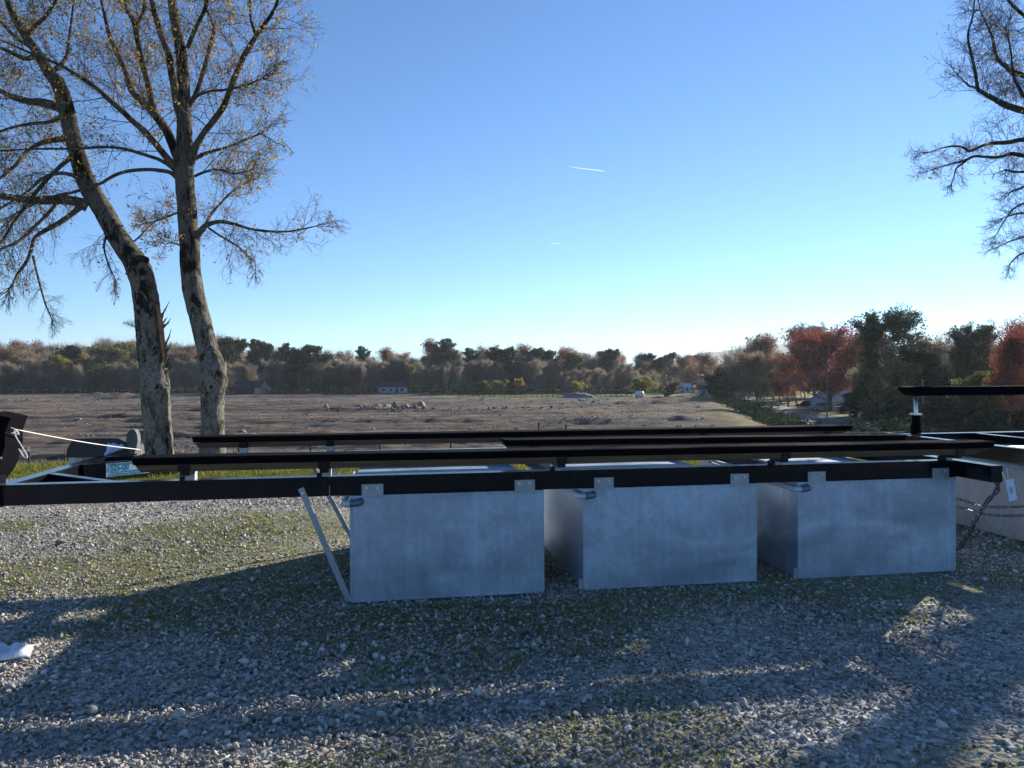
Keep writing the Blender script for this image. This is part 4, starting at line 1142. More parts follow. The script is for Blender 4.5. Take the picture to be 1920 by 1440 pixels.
KINDS = {}
def kind(name, parts): KINDS[name] = parts
def make_kinds():
    for i in range(3):                                       # tall pines: bare stem, clumped crown
        H = 18; m, tips = skeleton(H, 4.8, .26, 100+i, 22, .42, .30, 7, 1, (.70, .34))
        tips = [t for t in tips if t[0].z > H*.4]
        kind('pine%d' % i, [('trunk', mesh_of(m, 'trunk', MT['far_bark'])), ('foliage', leaf_crown(tips, 8500, .34, 1.0, i, MT['leaf_pine'], .7))])
    for i in range(4):                                       # bare grey thicket trees
        H = 11; m, tips = skeleton(H, 4.2, .12, 200+i, 15, .12, 1.1, 8, 2)
        kind('bare%d' % i, [('trunk', mesh_of(m, 'trunk', MT['far_bark'] if i % 2 else MT['pale_bark'])), ('fine_twigs', twig_crown(tips, 8500, 1.5, .023, i, MT['leaf_grey'], .5))])
    for i in range(3):                                       # taller, with rust leaves left
        H = 15; m, tips = skeleton(H, 5.2, .2, 300+i, 18, .25, .8, 9, 1, (.55, .55))
        kind('rust%d' % i, [('trunk', mesh_of(m, 'trunk', MT['far_bark'])), ('fine_twigs', twig_crown(tips, 5000, 1.3, .022, i+9, MT['leaf_grey'], .4)),
                            ('foliage', leaf_crown(tips, 5200, .24, 1.5, i+20, MT['leaf_rust']))])
    for i in range(2):
        H = 14; m, tips = skeleton(H, 4.6, .2, 400+i, 13, .25, .7, 7)
        kind('olive%d' % i, [('trunk', mesh_of(m, 'trunk', MT['far_bark'])), ('foliage', leaf_crown(tips, 6500, .30, 1.1, i+30, MT['leaf_olive']))])
        kind('yellow%d' % i, [('trunk', mesh_of(m, 'trunk', MT['far_bark'])), ('fine_twigs', twig_crown(tips, 1500, 1.0, .022, i+19, MT['leaf_grey'], .4)), ('foliage', leaf_crown(tips, 3600, .26, 1.0, i+40, MT['leaf_yellow']))])
    for i in range(2):                                       # broad red oaks
        H = 14; m, tips = skeleton(H, 9.0, .42, 500+i, 36, .14, .50, 12, 1, (.45, .62))
        kind('red%d' % i, [('trunk', mesh_of(m, 'trunk', MT['far_bark'])), ('fine_twigs', twig_crown(tips, 2500, 1.0, .02, i+29, MT['leaf_grey'], .3)), ('foliage', leaf_crown(tips, 34000, .16, 1.2, i+50, MT['leaf_red'], .8))])
    for i in range(2):                                       # dense evergreen shrubs and cedars
        H = 7; m, tips = skeleton(H, 2.4, .14, 600+i, 14, .06, .9, 6)
        kind('cedar%d' % i, [('trunk', mesh_of(m, 'trunk', MT['far_bark'])), ('foliage', leaf_crown(tips, 5200, .26, .75, i+60, MT['leaf_dark'], .9))])
        H = 4; m, tips = skeleton(H, 2.4, .07, 650+i, 10, .05, 1.0, 6, 2)
        kind('bush%d' % i, [('trunk', mesh_of(m, 'trunk', MT['far_bark'])), ('foliage', leaf_crown(tips, 3000, .20, .6, i+70, MT['leaf_olive'], .9))])
        kind('goldbush%d' % i, [('trunk', mesh_of(m, 'trunk', MT['far_bark'])), ('foliage', leaf_crown(tips, 2600, .20, .6, i+75, MT['leaf_yellow'], .9))])
    H = 19; m, tips = skeleton(H, 7.4, .4, 700, 44, .34, .32, 9, 1, (.68, .40))         # the big pine at the right
    tips = [t for t in tips if t[0].z > H*.32]
    kind('bigpine0', [('trunk', mesh_of(m, 'trunk', MT['far_bark'])), ('foliage', leaf_crown(tips, 40000, .18, .85, 71, MT['leaf_pine'], .7))])
    H = 15; m, tips = skeleton(H, 5.5, .24, 710, 20, .2, .9, 9, 2)
    kind('talbare0', [('trunk', mesh_of(m, 'trunk', MT['pale_bark'])), ('fine_twigs', twig_crown(tips, 5000, 1.1, .016, 5, MT['leaf_grey'], .4))])
make_kinds()
KH = {'pine': 18, 'bare': 11, 'rust': 15, 'olive': 14, 'yellow': 14, 'red': 14, 'cedar': 7, 'bush': 4, 'goldbush': 4, 'bigpine': 19, 'talbare': 15}
NK = {'pine': 3, 'bare': 4, 'rust': 3, 'olive': 2, 'yellow': 2, 'red': 2, 'cedar': 2, 'bush': 2, 'goldbush': 2, 'bigpine': 1, 'talbare': 1}
tr = random.Random(99)
def plant(k, x, D, ytop, label, group=None, wide=1.0, cat='tree', name=None, sink=0.0):
    """tree of kind k standing on the ground D metres out, as tall as its top in the photo"""
    p = at(x, 740, D); z = TH(p.x, p.y, False)-sink
    H = at(x, ytop, D).z-z
    sc = max(H, 1)/(KH[k]*.99)
    root = empty(name or {'bush': 'shrub', 'goldbush': 'shrub', 'cedar': 'evergreen_tree', 'pine': 'pine_tree', 'bigpine': 'pine_tree'}.get(k, 'tree'), (p.x, p.y, z), tr.uniform(0, 6.28))
    root.scale = (sc*wide, sc*wide, sc)
    for (nm, me) in KINDS[k+str(tr.randrange(NK[k]))]:
        link(nm, me, None, root)
    return tag(root, label, cat, group)

SKY = [(-140, 636), (0, 640), (60, 652), (120, 645), (160, 641), (230, 648), (300, 644), (420, 640), (470, 655), (520, 652), (575, 652), (620, 664), (660, 668), (720, 660), (760, 664), (830, 650),
       (870, 664), (920, 656), (970, 655), (1010, 657), (1040, 660), (1090, 658), (1140, 662), (1180, 672), (1215, 666), (1270, 670), (1320, 674), (1380, 662), (1450, 655), (1560, 650), (1700, 645), (1900, 645), (2050, 640)]
def skyy(x):
    for (x0, y0), (x1, y1) in zip(SKY, SKY[1:]):
        if x <= x1: return y0+(y1-y0)*max(0, x-x0)/(x1-x0)
    return 650
def wood_d(x):   # where the wood starts
    return 322 if x < 420 else (300 if x < 620 else 300-(x-620)*.055 if x < 1240 else 262)
# back rows: pines, rust oaks and bare tops along the skyline
x = -150
while x < 1500:
    for row in (0, 1):
        if tr.random() < .95:
            xx = x+tr.uniform(-9, 9); D = wood_d(xx)+38+row*26+tr.uniform(-6, 6)
            y = skyy(xx)+tr.uniform(1, 20)+(12 if row == 0 else 0)+(6 if xx > 1280 else 0)
            k = tr.choices(['rust', 'bare', 'yellow', 'olive', 'pine'], [5, 7, .8, 1.0, 1.0])[0]
            lab = {'rust': 'rust brown autumn tree standing in the far wood behind the bare thicket', 'bare': 'bare grey tree top standing along the skyline of the far wood',
                   'yellow': 'thin yellow leaved tree standing inside the far wood', 'olive': 'olive green tree standing inside the far wood', 'pine': 'dark pine rising inside the far wood'}[k]
            plant(k, xx, D, y, lab, {'rust': 'rust brown trees of the far wood', 'bare': 'bare trees along the far skyline', 'yellow': 'yellow trees of the far wood', 'olive': 'olive trees of the far wood', 'pine': 'pines inside the far wood'}[k], 1.35)
    x += 21
# front row: the grey bare thicket
x = -130
while x < 1235:
    if not (470 < x < 505):
        D = wood_d(x)+tr.uniform(2, 22); y = 690+tr.uniform(-10, 12)+(8 if x > 1000 else 0)
        plant('bare', x+tr.uniform(-4, 4), D, y, 'bare grey twiggy tree of the thicket at the far edge of the field', 'bare trees of the thicket edge', 1.15)
    x += 10
# single trees the eye can pick out
for k, x, D, y, w, lab in [
    ('olive', 60, 345, 668, 1.3, 'small olive tree at the far left of the wood'), ('olive', 175, 335, 640, 2.1, 'broad round dark green tree above the thicket at left'),
    ('cedar', 108, 338, 655, 1.3, 'small dark evergreen left of the broad round green tree'), ('yellow', 118, 330, 668, 1.8, 'low orange brown tree under the broad round green tree'),
    ('pine', 412, 330, 636, 1.1, 'dark pine just right of the second trunk on the skyline'), ('pine', 440, 330, 638, 1.1, 'second dark pine right of the second trunk'),
    ('pine', 478, 330, 645, .9, 'slim pine with a small crown over the pink shed'), ('pine', 502, 330, 643, .9, 'umbrella topped pine right of the pink shed'),
    ('pine', 537, 312, 652, .9, 'pine left of the dense cluster above the board fence'), ('pine', 558, 305, 650, 1.5, 'dense dark pine in the middle left of the wood'),
    ('pine', 617, 312, 664, 1.3, 'low dark pine right of the dense cluster'), ('pine', 678, 330, 657, .9, 'lone pine top before the dip in the skyline'),
    ('rust', 795, 318, 651, 1.1, 'reddish autumn tree left of the tall pine'), ('pine', 838, 318, 644, 1.3, 'tall dark pine in the middle of the wood'),
    ('pine', 880, 312, 660, 1.1, 'grey green pine between the two big pines'), ('pine', 968, 296, 654, 1.7, 'broadest dark pine in the middle of the wood'),
    ('pine', 1003, 300, 657, 1.4, 'dark pine joined to the broadest pine on its right'), ('pine', 1040, 310, 655, 1.1, 'slim pine before the reddish tops'),
    ('rust', 1080, 316, 658, 1.2, 'rose brown tree top between two pines'), ('pine', 1072, 292, 669, 1.4, 'low dark pine in front of the rose brown tree'),
    ('pine', 1122, 312, 656, 1.1, 'pine with a flat top right of the rose brown tree'), ('pine', 1140, 312, 659, .9, 'last pine before the gap in the skyline'),
    ('pine', 1195, 312, 664, 1.0, 'pine standing just right of the gap in the skyline'), ('pine', 1228, 300, 672, 1.1, 'pine above the yellow bush'), ('pine', 1252, 310, 664, .9, 'thin pine behind the white tank'),
    ('yellow', 782, 292, 680, .9, 'pale yellow green tree standing in front of the thicket'), ('talbare', 838, 276, 690, .5, 'pale leafless trunk in front of the thicket'), ('bush', 870, 270, 716, 1.2, 'green bush behind the board fence at left'),
    ('bush', 905, 268, 717, 1.4, 'wider green bush behind the board fence'), ('bush', 935, 266, 716, 1.4, 'third green bush behind the board fence'), ('bush', 590, 296, 712, 1.3, 'dark green shrub in the shade near the pink shed'),
    ('cedar', 548, 298, 716, 1.5, 'low dark evergreen right of the pink shed'), ('goldbush', 1085, 262, 718, 1.4, 'yellow green bush behind the grey mound'), ('goldbush', 975, 268, 713, .8, 'small yellow sapling in the thicket'),
    ('yellow', 1225, 236, 706, 1.3, 'golden yellow bush tree behind the white tank'), ('bush', 1203, 240, 712, 1.6, 'olive bush left of the golden bush tree'), ('cedar', 1255, 226, 719, 1.7, 'dark round evergreen right of the golden bush tree')]:
    plant(k, x, D, y, lab, None, w, 'shrub' if 'bush' in k else 'tree')
# dark understory along the foot of the wood: nobody could count it
def understory(name, x0, x1, dfn, hpx, n, size, mat, label, seed, dd=10, cat='undergrowth'):
    g = np.random.default_rng(seed); X = g.uniform(x0, x1, n); C = []; 
    for x in X:
        D = dfn(x)+g.uniform(0, dd); p = at(x, 740, D); z = TH(p.x, p.y, False)
        h = hpx*(.45+.55*abs(nz(x*.03, D*.1, seed))*1.6)
        C.append((p.x, p.y, z+h*g.random()**1.2))
    me = leaf_quads(np.array(C), size, 1.3, seed, None, .4); me.materials.append(mat)
    return tag(link(name, me), label, cat, kind='stuff')
understory('undergrowth', -150, 1260, lambda x: wood_d(x)+3, 3.6, 12000, .4, MT['leaf_dark'], 'dark evergreen undergrowth along the foot of the far wood', 5, 34)
understory('twiggy_thicket', -150, 1500, lambda x: wood_d(x)+8, 12, 90000, .28, MT['leaf_grey'], 'grey brown twiggy growth filling the far wood', 6, 60, 'thicket')
understory('wood_mass', -150, 2100, lambda x: wood_d(x)+100, 15, 60000, .9, MT['leaf_dark'], 'dark mass of the deeper wood behind the skyline trees', 8, 30, 'wood')

# ---- right hand side: trees round the houses
for k, x, D, y, w, lab in [
    ('rust', 1300, 300, 668, 1.1, 'brown autumn tree above the small white house'), ('rust', 1325, 290, 666, 1.1, 'brown autumn tree left of the dark evergreen by the road'), ('pine', 1285, 320, 668, 1.0, 'pine tops far behind the white house'),
    ('cedar', 1352, 222, 692, 1.9, 'rounded dark evergreen tree left of the road pole'), ('cedar', 1366, 216, 700, 1.3, 'dark cedar right of the rounded evergreen, nearer the road'),
    ('rust', 1385, 214, 668, 1.3, 'brown tree between the cedar and the red oak'), ('yellow', 1425, 205, 672, 1.0, 'yellow tinged tree left of the red oak'), ('talbare', 1405, 250, 652, 1.1, 'tall bare tree behind the yellow tinged tree'),
    ('rust', 1452, 236, 645, 1.5, 'pale rust tree beneath the hill'), ('olive', 1448, 190, 690, 1.1, 'olive tree shading the road'), ('rust', 1420, 240, 650, 1.2, 'tall brown tree beneath the hill at left'),
    ('red', 1478, 188, 690, .75, 'smaller red brown tree left of the big red oak'), ('red', 1555, 168, 645, 1.45, 'big spreading dark red oak beside the houses'), ('red', 1615, 200, 650, .9, 'orange red tree right of the big red oak'),
    ('bigpine', 1530, 230, 628, 1.0, 'dark round topped pine rising behind the big red oak'), ('cedar', 1612, 128, 715, 1.5, 'dark green shrub tree right of the pale house'),
    ('olive', 1640, 122, 690, 1.1, 'green leafy tree below the big pine on its left'), ('bigpine', 1700, 118, 607, 1.05, 'biggest pine with an open round crown right of the red oak'),
    ('olive', 1735, 108, 676, 1.0, 'yellowish green tree below the big pine on its right'), ('rust', 1742, 128, 655, 1.0, 'rust tree half behind the big pine'), ('talbare', 1775, 135, 628, 1.1, 'tall bare tree right of the big pine'),
    ('olive', 1690, 104, 718, 1.2, 'low dark green tree at the foot of the big pine'), ('talbare', 1810, 140, 640, 1.0, 'second tall bare tree right of the big pine'), ('cedar', 1800, 108, 660, 1.5, 'dark evergreen between the bare trees and the olive tree'),
    ('olive', 1785, 96, 700, 1.0, 'bushy olive tree behind the utility pole'), ('bigpine', 1850, 128, 630, .9, 'dark flat topped pine near the right edge'), ('olive', 1872, 118, 634, 1.1, 'tall olive yellow tree near the right edge'),
    ('olive', 1840, 100, 690, 1.2, 'lower olive tree in front of the dark flat topped pine'), ('red', 1915, 92, 665, .62, 'bright red maple at the right edge'), ('red', 1960, 120, 640, .9, 'taller red tree behind the red maple at the edge'),
    ('cedar', 1680, 98, 752, 2.2, 'dark bushy evergreen behind the road sign'), ('cedar', 1640, 116, 750, 1.8, 'dark bushy evergreen beside the trailer'), ('cedar', 1760, 92, 748, 2.2, 'dark bushy evergreen left of the brown frame'), ('cedar', 1720, 100, 742, 2.0, 'dark bushy evergreen behind the leaning pole'),
    ('cedar', 1822, 84, 770, 2.4, 'low dark evergreen inside the brown frame'), ('cedar', 1880, 84, 772, 2.4, 'low dark evergreen right of the brown frame'), ('cedar', 1950, 86, 745, 2.2, 'dark evergreen beyond the red maple'),
    ('olive', 1990, 98, 690, 1.2, 'olive tree beyond the right edge'), ('bush', 1316, 224, 738, .9, 'small round dark bush on the bright lawn'), ('bush', 1440, 118, 790, 1.0, 'pale bushy shrub at the near end of the hedge')]:
    plant(k, x, D, y, lab, None, w, 'shrub' if 'bush' in k else 'tree')
tq = random.Random(5)
for i in range(34):
    x = 1372+i*8.6+tq.uniform(-4, 4); D = tq.uniform(205, 270); k = tq.choices(['rust', 'olive', 'cedar', 'bare', 'yellow'], [4, 3, 1.5, 3, .6])[0]
    plant(k, x, D, tq.uniform(668, 700) if k != 'cedar' else tq.uniform(700, 715), {'rust': 'brown leaved tree in the wood beyond the road houses', 'olive': 'olive green tree in the wood beyond the road houses', 'cedar': 'dark evergreen in the wood beyond the road houses',
          'bare': 'bare grey tree in the wood beyond the road houses', 'yellow': 'yellow leaved tree in the wood beyond the road houses'}[k], k+' trees beyond the road houses', 1.3)
for i in range(34):
    x = 1630+i*11+tq.uniform(-5, 5); D = tq.uniform(118, 165); k = tq.choices(['rust', 'olive', 'cedar', 'bare', 'pine'], [2, 4, 1.5, 3, .7])[0]
    plant(k, x, D, tq.uniform(655, 690) if k != 'cedar' else tq.uniform(690, 710), {'rust': 'brown leaved tree in the wood behind the second lift', 'olive': 'olive green tree in the wood behind the second lift', 'cedar': 'dark evergreen in the wood behind the second lift',
          'bare': 'bare grey tree in the wood behind the second lift', 'pine': 'pine in the wood behind the second lift'}[k], k+' trees behind the second lift', 1.3)
# hedge bank between the field and the road
hb = []; g = np.random.default_rng(12)
for i in range(15000):
    t = g.random(); y = 218-t*118; e = edge_x(y)+8+g.normal(0, 1.7); e += 2*nz(y*.13, 7); hb.append((e+g.normal(0, 1.0), y, TH(e, y, False)+g.random()**1.8*max(.3, 1.5+2.2*nz(y*.22, e*.3, 3))))
me = leaf_quads(np.array(hb), .24, 1.3, 12, None, .4); me.materials.append(MT['leaf_dark'])
tag(link('hedge', me), 'scrubby green hedge on the bank between the field and the road', 'hedge', kind='stuff')
hb = []
for i in range(16000):
    x = g.uniform(26, 95); y = g.uniform(78, 102) + (x-50)*.1
    if x/y < .44: continue
    hb.append((x, y, TH(x, y, False)+g.random()**1.3*(2.2+1.8*nz(x*.15, y*.15))))
me = leaf_quads(np.array(hb), .26, 1.4, 13, None, .4); me.materials.append(MT['leaf_dark'])
tag(link('scrub', me), 'dark scrub and brambles below the trees at right', 'scrub', kind='stuff')

# ---- road
def strip(name, left, right, mat, lift_, kind_='structure', n=14):
    A = smoothpath([Vector((*p, 0)) for p in left], n); B = smoothpath([Vector((*p, 0)) for p in right], n)
    k = min(len(A), len(B)); V = []; 
    for a, b in zip(A[:k], B[:k]):
        for t in np.linspace(0, 1, 7):
            q = a.lerp(b, float(t)); V.append((q.x, q.y, TH(q.x, q.y, True)*0+max(TH(q.x, q.y, True), TH(q.x, q.y, False))+lift_))
    i = (np.arange(k-1)[:, None]*7+np.arange(6)[None, :]).ravel()
    return tag(link(name, np_mesh(name, V, np.stack([i, i+1, i+8, i+7], 1)), mat, None, True), kind=kind_)
strip('road', [(92, 330), (72, 240), (64, 205), (58, 176), (53, 145), (48, 119), (46, 100), (50, 84)], [(98, 326), (79, 238), (71, 205), (67, 175), (62, 145), (59, 124), (57, 106), (62, 92)], MT['asphalt'], .10)
strip('side_street', [(30, 330), (48, 290), (64, 262), (80, 240)], [(26, 324), (45, 283), (61, 256), (76, 234)], MT['asphalt'], .15)
strip('driveway', [(60, 128), (68, 133), (78, 138)], [(58, 121), (69, 127), (80, 132)], MT['asphalt'], .13)

# ---- houses
def house(name, label, x, D, w, d, h, rise, rz, wall, roof, ridge='x', wins=(), door=None, porch=False, eave=.35, z=None):
    p = at(x, 745, D); zz = TH(p.x, p.y, False)-.1 if z is None else z
    r = empty(name, (p.x, p.y, zz), rz); tag(r, label, 'house' if w > 5 else 'shed')
    m = MB()
    if ridge == 'x':
        m.box(-w/2, w/2, -d/2, d/2, 0, h)
        for s_ in (-1, 1): m.prism([(-d/2, h), (d/2, h), (0, h+rise)], s_*(w/2), s_*(w/2-.12), 'x')
    else:
        m.box(-w/2, w/2, -d/2, d/2, 0, h)
        for s_ in (-1, 1): m.prism([(-w/2, h), (w/2, h), (0, h+rise)], s_*d/2, s_*(d/2-.12), 'y')
    m.build('wall', wall, r)
    m = MB(); th = .14; hw = (d if ridge == 'x' else w)/2; ln = (w if ridge == 'x' else d)/2+eave; k = rise/hw
    for s_ in (-1, 1):
        pr = [(s_*(hw+eave), h-k*eave+.02), (0, h+rise+.02), (0, h+rise+th), (s_*(hw+eave), h-k*eave+th)]
        m.prism(pr, -ln, ln, 'x' if ridge == 'x' else 'y')
    m.build('roof', roof, r)
    for (wx, wz, ww, wh) in wins:
        f = MB().box(wx-ww/2-.07, wx+ww/2+.07, -d/2-.05, -d/2-.01, wz-.07, wz+wh+.07).build('window', MT['white'], r)
        MB().box(wx-ww/2, wx+ww/2, -d/2-.07, -d/2-.055, wz, wz+wh).build('pane', MT['glass'], f)
    if door:
        MB().box(door[0]-.5, door[0]+.5, -d/2-.06, -d/2-.01, .05, 2.1).build('door', door[1], r)
    return r
house('shed', 'small shed with a sunlit pinkish gable end and a long dark roof', 470, 300, 11.5, 5.0, 2.7, 2.6, .25, MT['darkwall'], MT['roofdark'], 'x', z=ZF-.2)
sh = MB(); 
r = empty('shed', at(491, 738, 296), 1.15); r.location.z = ZF-.1
tag(r, 'narrow pink brick gabled shed at the far edge of the field, lit by the sun', 'shed')
MB().box(-2.4, 2.4, -1.6, 1.6, 0, 3.0).prism([(-2.4, 3.0), (2.4, 3.0), (0, 5.6)], -1.6, 1.6).build('wall', MT['pinkbrick'], r)
m = MB()
for s_ in (-1, 1): m.prism([(s_*2.8, 2.6), (0, 5.65), (0, 5.85), (s_*2.8, 2.8)], -1.9, 1.9)
m.build('roof', MT['roofdark'], r)
MB().box(.35, 1.15, -1.66, -1.61, .05, 2.0).build('door', MT['roofdark'], r)
house('house', 'long low white house with dark windows behind the bare trees', 738, 296, 10.5, 6, 2.7, 1.9, .05, MT['whitewall'], MT['roofdark'], 'x', [(-3.6, 1.0, 1.6, 1.0), (-.6, 1.0, 1.3, 1.0), (3.6, 1.0, 1.4, 1.0)], (1.6, MT['glass']))
house('house', 'small white house with a dark shuttered window beyond the lawn', 1322, 262, 4.4, 5, 2.5, 1.4, -.1, MT['whitewall'], MT['roofdark'], 'x', [(-.7, 1.0, .9, 1.2), (1.4, 1.0, .6, 1.2)])
house('house', 'pale blue grey house partly hidden left of the small white house', 1287, 270, 2.6, 5, 2.4, 1.2, -.1, MT['whitewall'], MT['roofgrey'], 'x', [(0, 1.0, .7, 1.1)])
house('house', 'low house with a pale metal gable roof beside the red oak', 1576, 176, 10, 9, 2.2, 2.0, .12, MT['whitewall'], MT['roofgrey'], 'x', [(-3, .9, 1.3, 1.1), (1.0, .9, 1.2, 1.1)], (3.6, MT['roofdark']))
house('shed', 'small white gabled shed at the right end of the pale roofed house', 1594, 166, 3.4, 3, 1.9, 1.1, .1, MT['whitewall'], MT['roofgrey'], 'y', [(0, .8, .8, .8)])
house('house', 'house with a pinkish shingle roof behind the brown frame', 1868, 92, 5.6, 4.5, 1.9, 1.7, .2, MT['darkwall'], MT['roofpink'], 'x', [(-1.2, .8, .9, .8)])

# ---- vehicles
def car(name, label, x, D, rz, paint, y=764, suv=True, L=4.6, H=1.72):
    p = at(x, y, D); z = TH(p.x, p.y, False)+.12
    r = empty(name, (p.x, p.y, z), rz); tag(r, label, 'car')
    lo = [(-L/2, .35), (-L/2+.05, .85), (-L/2+.25, 1.0), (L/2-1.35, 1.02), (L/2-.35, .88), (L/2-.02, .68), (L/2, .35)]
    m = MB(); m.prism(lo, -.88, .88)
    cab = [(-L/2+.12, .98), (-L/2+.45, H-.10), (-L/2+.8, H), (L/2-2.3, H), (L/2-2.0, H-.06), (L/2-1.2, 1.0)]
    k = len(m.v); n = len(cab)
    for yy, t in ((-.84, 0), (-.66, 1), (.66, 1), (.84, 0)):
        pass
    vs = []
    for sgn in (-1, 1):
        for (a, b) in cab: vs.append((a, sgn*(.86-.22*(b-.98)/(H-.98)), b))
    m.add(vs, [tuple(range(n)), tuple(range(2*n-1, n-1, -1))]+[(i, i+n, (i+1) % n+n, (i+1) % n) for i in range(n)])
    m.build('body', paint, r)
    for sgn in (-1, 1):
        m = MB()
        def P(a, b): return (a, sgn*(.875-.22*(b-.98)/(H-.98)), b)
        for q in ([(-L/2+.42, 1.06), (-L/2+.62, H-.16), (-.75, H-.12), (-.75, 1.06)], [(-.65, 1.06), (-.65, H-.12), (L/2-2.25, H-.14), (L/2-1.55, 1.06)]):
            k = len(m.v); m.v += [P(a, b) for a, b in q]; m.f.append((k, k+1, k+2, k+3))
        m.build('side_windows', MT['glass'], r)
    m = MB(); m.add([(L/2-1.25, -.74, 1.05), (L/2-1.25, .74, 1.05), (L/2-1.96, .62, H-.08), (L/2-1.96, -.62, H-.08)], [(0, 1, 2, 3)])
    for v in range(len(m.v)): m.v[v] = (m.v[v][0]+.02, m.v[v][1], m.v[v][2]+.01)
    m.build('windscreen', MT['glass'], r)
    for wx in (-L/2+.85, L/2-.9):
        for sgn in (-1, 1):
            w = MB().tube([(wx, sgn*.72, .34), (wx, sgn*.92, .34)], .34, 16).build('wheel', MT['tyre'], r)
            MB().tube([(wx, sgn*.925, .34), (wx, sgn*.94, .34)], .2, 10).build('rim', MT['bolt'], w)
    for sgn in (-1, 1):
        MB().box(L/2-.08, L/2+.01, sgn*.62-.18, sgn*.62+.18, .62, .76).build('headlight', MT['white'], r)
car('parked_car', 'silver sport utility vehicle parked under the red oak', 1538, 171, math.pi-.15, MT['carsilver'])
car('parked_car', 'black sport utility vehicle parked left of the silver one', 1510, 181, math.pi-.2, MT['carblack'])
car('parked_car', 'dark car parked behind the silver vehicle near the pale house', 1537, 184, math.pi-.1, MT['carblack'], 762, True, 4.5, 1.5)
car('parked_car', 'dark low vehicle parked close to the small white shed', 1590, 158, .1, MT['carblack'], 762, True, 4.3, 1.5)

# small trailer / low tan box beside the parked cars
t = empty('utility_trailer', at(1577, 768, 158), .1); t.location.z = TH(t.location.x, t.location.y, False)+.1
tag(t, 'small tan sided utility trailer standing between the silver car and the shed', 'trailer')
MB().box(-1.3, 1.3, -.7, .7, .45, 1.25).build('box', MT['orange_fence'], t)
MB().box(-1.35, 1.35, -.75, .75, 1.25, 1.33).build('top_rail', MT['roofdark'], t)
for sx in (-.45, .45):
    MB().tube([(sx, -.85, .3), (sx, -.7, .3)], .3, 14).build('wheel', MT['tyre'], t)
# boat trailer by the road
t = empty('boat_trailer', at(1646, 797, 112), -.5); t.location.z = TH(t.location.x, t.location.y, False)+.1
tag(t, 'silver boat trailer standing by the road among dark bushes', 'trailer')
m = MB()
for s_ in (-1, 1):
    m.box(-2.0, 1.1, s_*.8-.05, s_*.8+.05, .5, .62); m.tube([(1.1, s_*.8, .56), (2.4, 0, .56)], .05, 6)
for xx in (-2.0, -1, 0, 1.0): m.box(xx, xx+.1, -.75, .75, .5, .6)
m.build('frame', MT['galv_bar'], t)
for s_ in (-1, 1):
    MB().box(-1.8, 1.0, s_*.45-.08, s_*.45+.08, .8, .9).build('bunk', MT['white'], t)
    MB().tube([(-.6, s_*.95, .33), (-.6, s_*1.12, .33)], .33, 14).build('wheel', MT['tyre'], t)
    MB().prism([(-1.0, .62), (-.9, .78), (-.3, .78), (-.2, .62)], s_*.92, s_*1.14).build('mudguard', MT['galv_bar'], t)

# white tank at the field's edge
t = empty('storage_tank', at(1199, 747, 216), -.6); t.location.z = TH(t.location.x, t.location.y)+.05
tag(t, 'pinkish white round ended tank standing alone at the far right of the field', 'tank')
m = MB(); ln = 1.3; R_ = .95
m.tube([(-ln+.02, 0, 1.1), (-ln+.08, 0, 1.1), (-ln+.35, 0, 1.1), (ln-.35, 0, 1.1), (ln-.08, 0, 1.1), (ln-.02, 0, 1.1)], [R_*.3, R_*.7, R_, R_, R_*.7, R_*.3], 20)
m.build('shell', MT['tankwhite'], t, True)
for xx in (-.7, .7): MB().prism([(-.8, 0), (.8, 0), (.6, .5), (-.6, .5)], xx-.08, xx+.08, 'x').build('saddle', MT['roofdark'], t)
MB().tube([(0, 0, 2.0), (0, 0, 2.15)], .2, 10).build('cap', MT['tankwhite'], t)
# grey blue mound
def mound(name, x, D, w, d, h, mat, label, cat='mound', seed=1):
    p = at(x, 745, D); V = []; nx, ny = 48, 20
    for i in range(nx+1):
        for j in range(ny+1):
            a = i/nx*2-1; b = j/ny*2-1; e = max(0, 1-abs(a)**3.2)*max(0, 1-abs(b)**2.2)
            X = p.x+a*w/2; Y = p.y+b*d/2
            V.append((X, Y, TH(X, Y, False)-.15+h*e*(1+.22*nz(a*3, b*2, seed)+.08*nz(a*12, b*6, seed))))
    i = (np.arange(nx)[:, None]*(ny+1)+np.arange(ny)[None, :]).ravel()
    o = link(name, np_mesh(name, V, np.stack([i, i+ny+1, i+ny+2, i+1], 1)), mat, None, True)
    return tag(o, label, cat)
mound('gravel_pile', 1085, 221, 10.5, 6, 1.75, MT['blueclay'], 'low blue grey gravel pile in front of the board fence')
def heap(x, D, n, sp, sz, label, seed, mats=('boulder',)):
    r_ = random.Random(seed); p = at(x, 750, D); m = MB()
    for i in range(n):
        o = proto_rocks(1, MT['boulder'], 1, .8, seed*50+i)[0]
        q = Vector((p.x+r_.gauss(0, sp), p.y+r_.gauss(0, sp*.7), 0)); q.z = TH(q.x, q.y)+r_.random()*sz*.8
        s_ = sz*r_.uniform(.4, 1)
        m.add([tuple(v.co*s_+q) for v in o.data.vertices], [tuple(f.vertices) for f in o.data.polygons]); bpy.data.objects.remove(o)
    return tag(m.build('rubble_heap', MT[mats[0]]), label, 'rubble heap', kind='stuff' if sp > 1 else None)
heap(1102, 190, 26, 1.3, .55, 'pale rubble heap in front of the blue grey gravel pile', 3, ('frock',))
heap(1243, 107, 7, .22, .28, 'small heap of white and dark debris near the right of the field', 4, ('white',))
heap(215, 235, 60, 7, .45, 'long scatter of pale rubble behind the left tree', 5, ('frock',))
heap(15, 225, 40, 4, .6, 'pile of pale broken stone at the far left of the field', 6, ('frock',))
heap(980, 150, 30, 4, .45, 'line of broken stone in the middle of the field', 7, ('frock',))

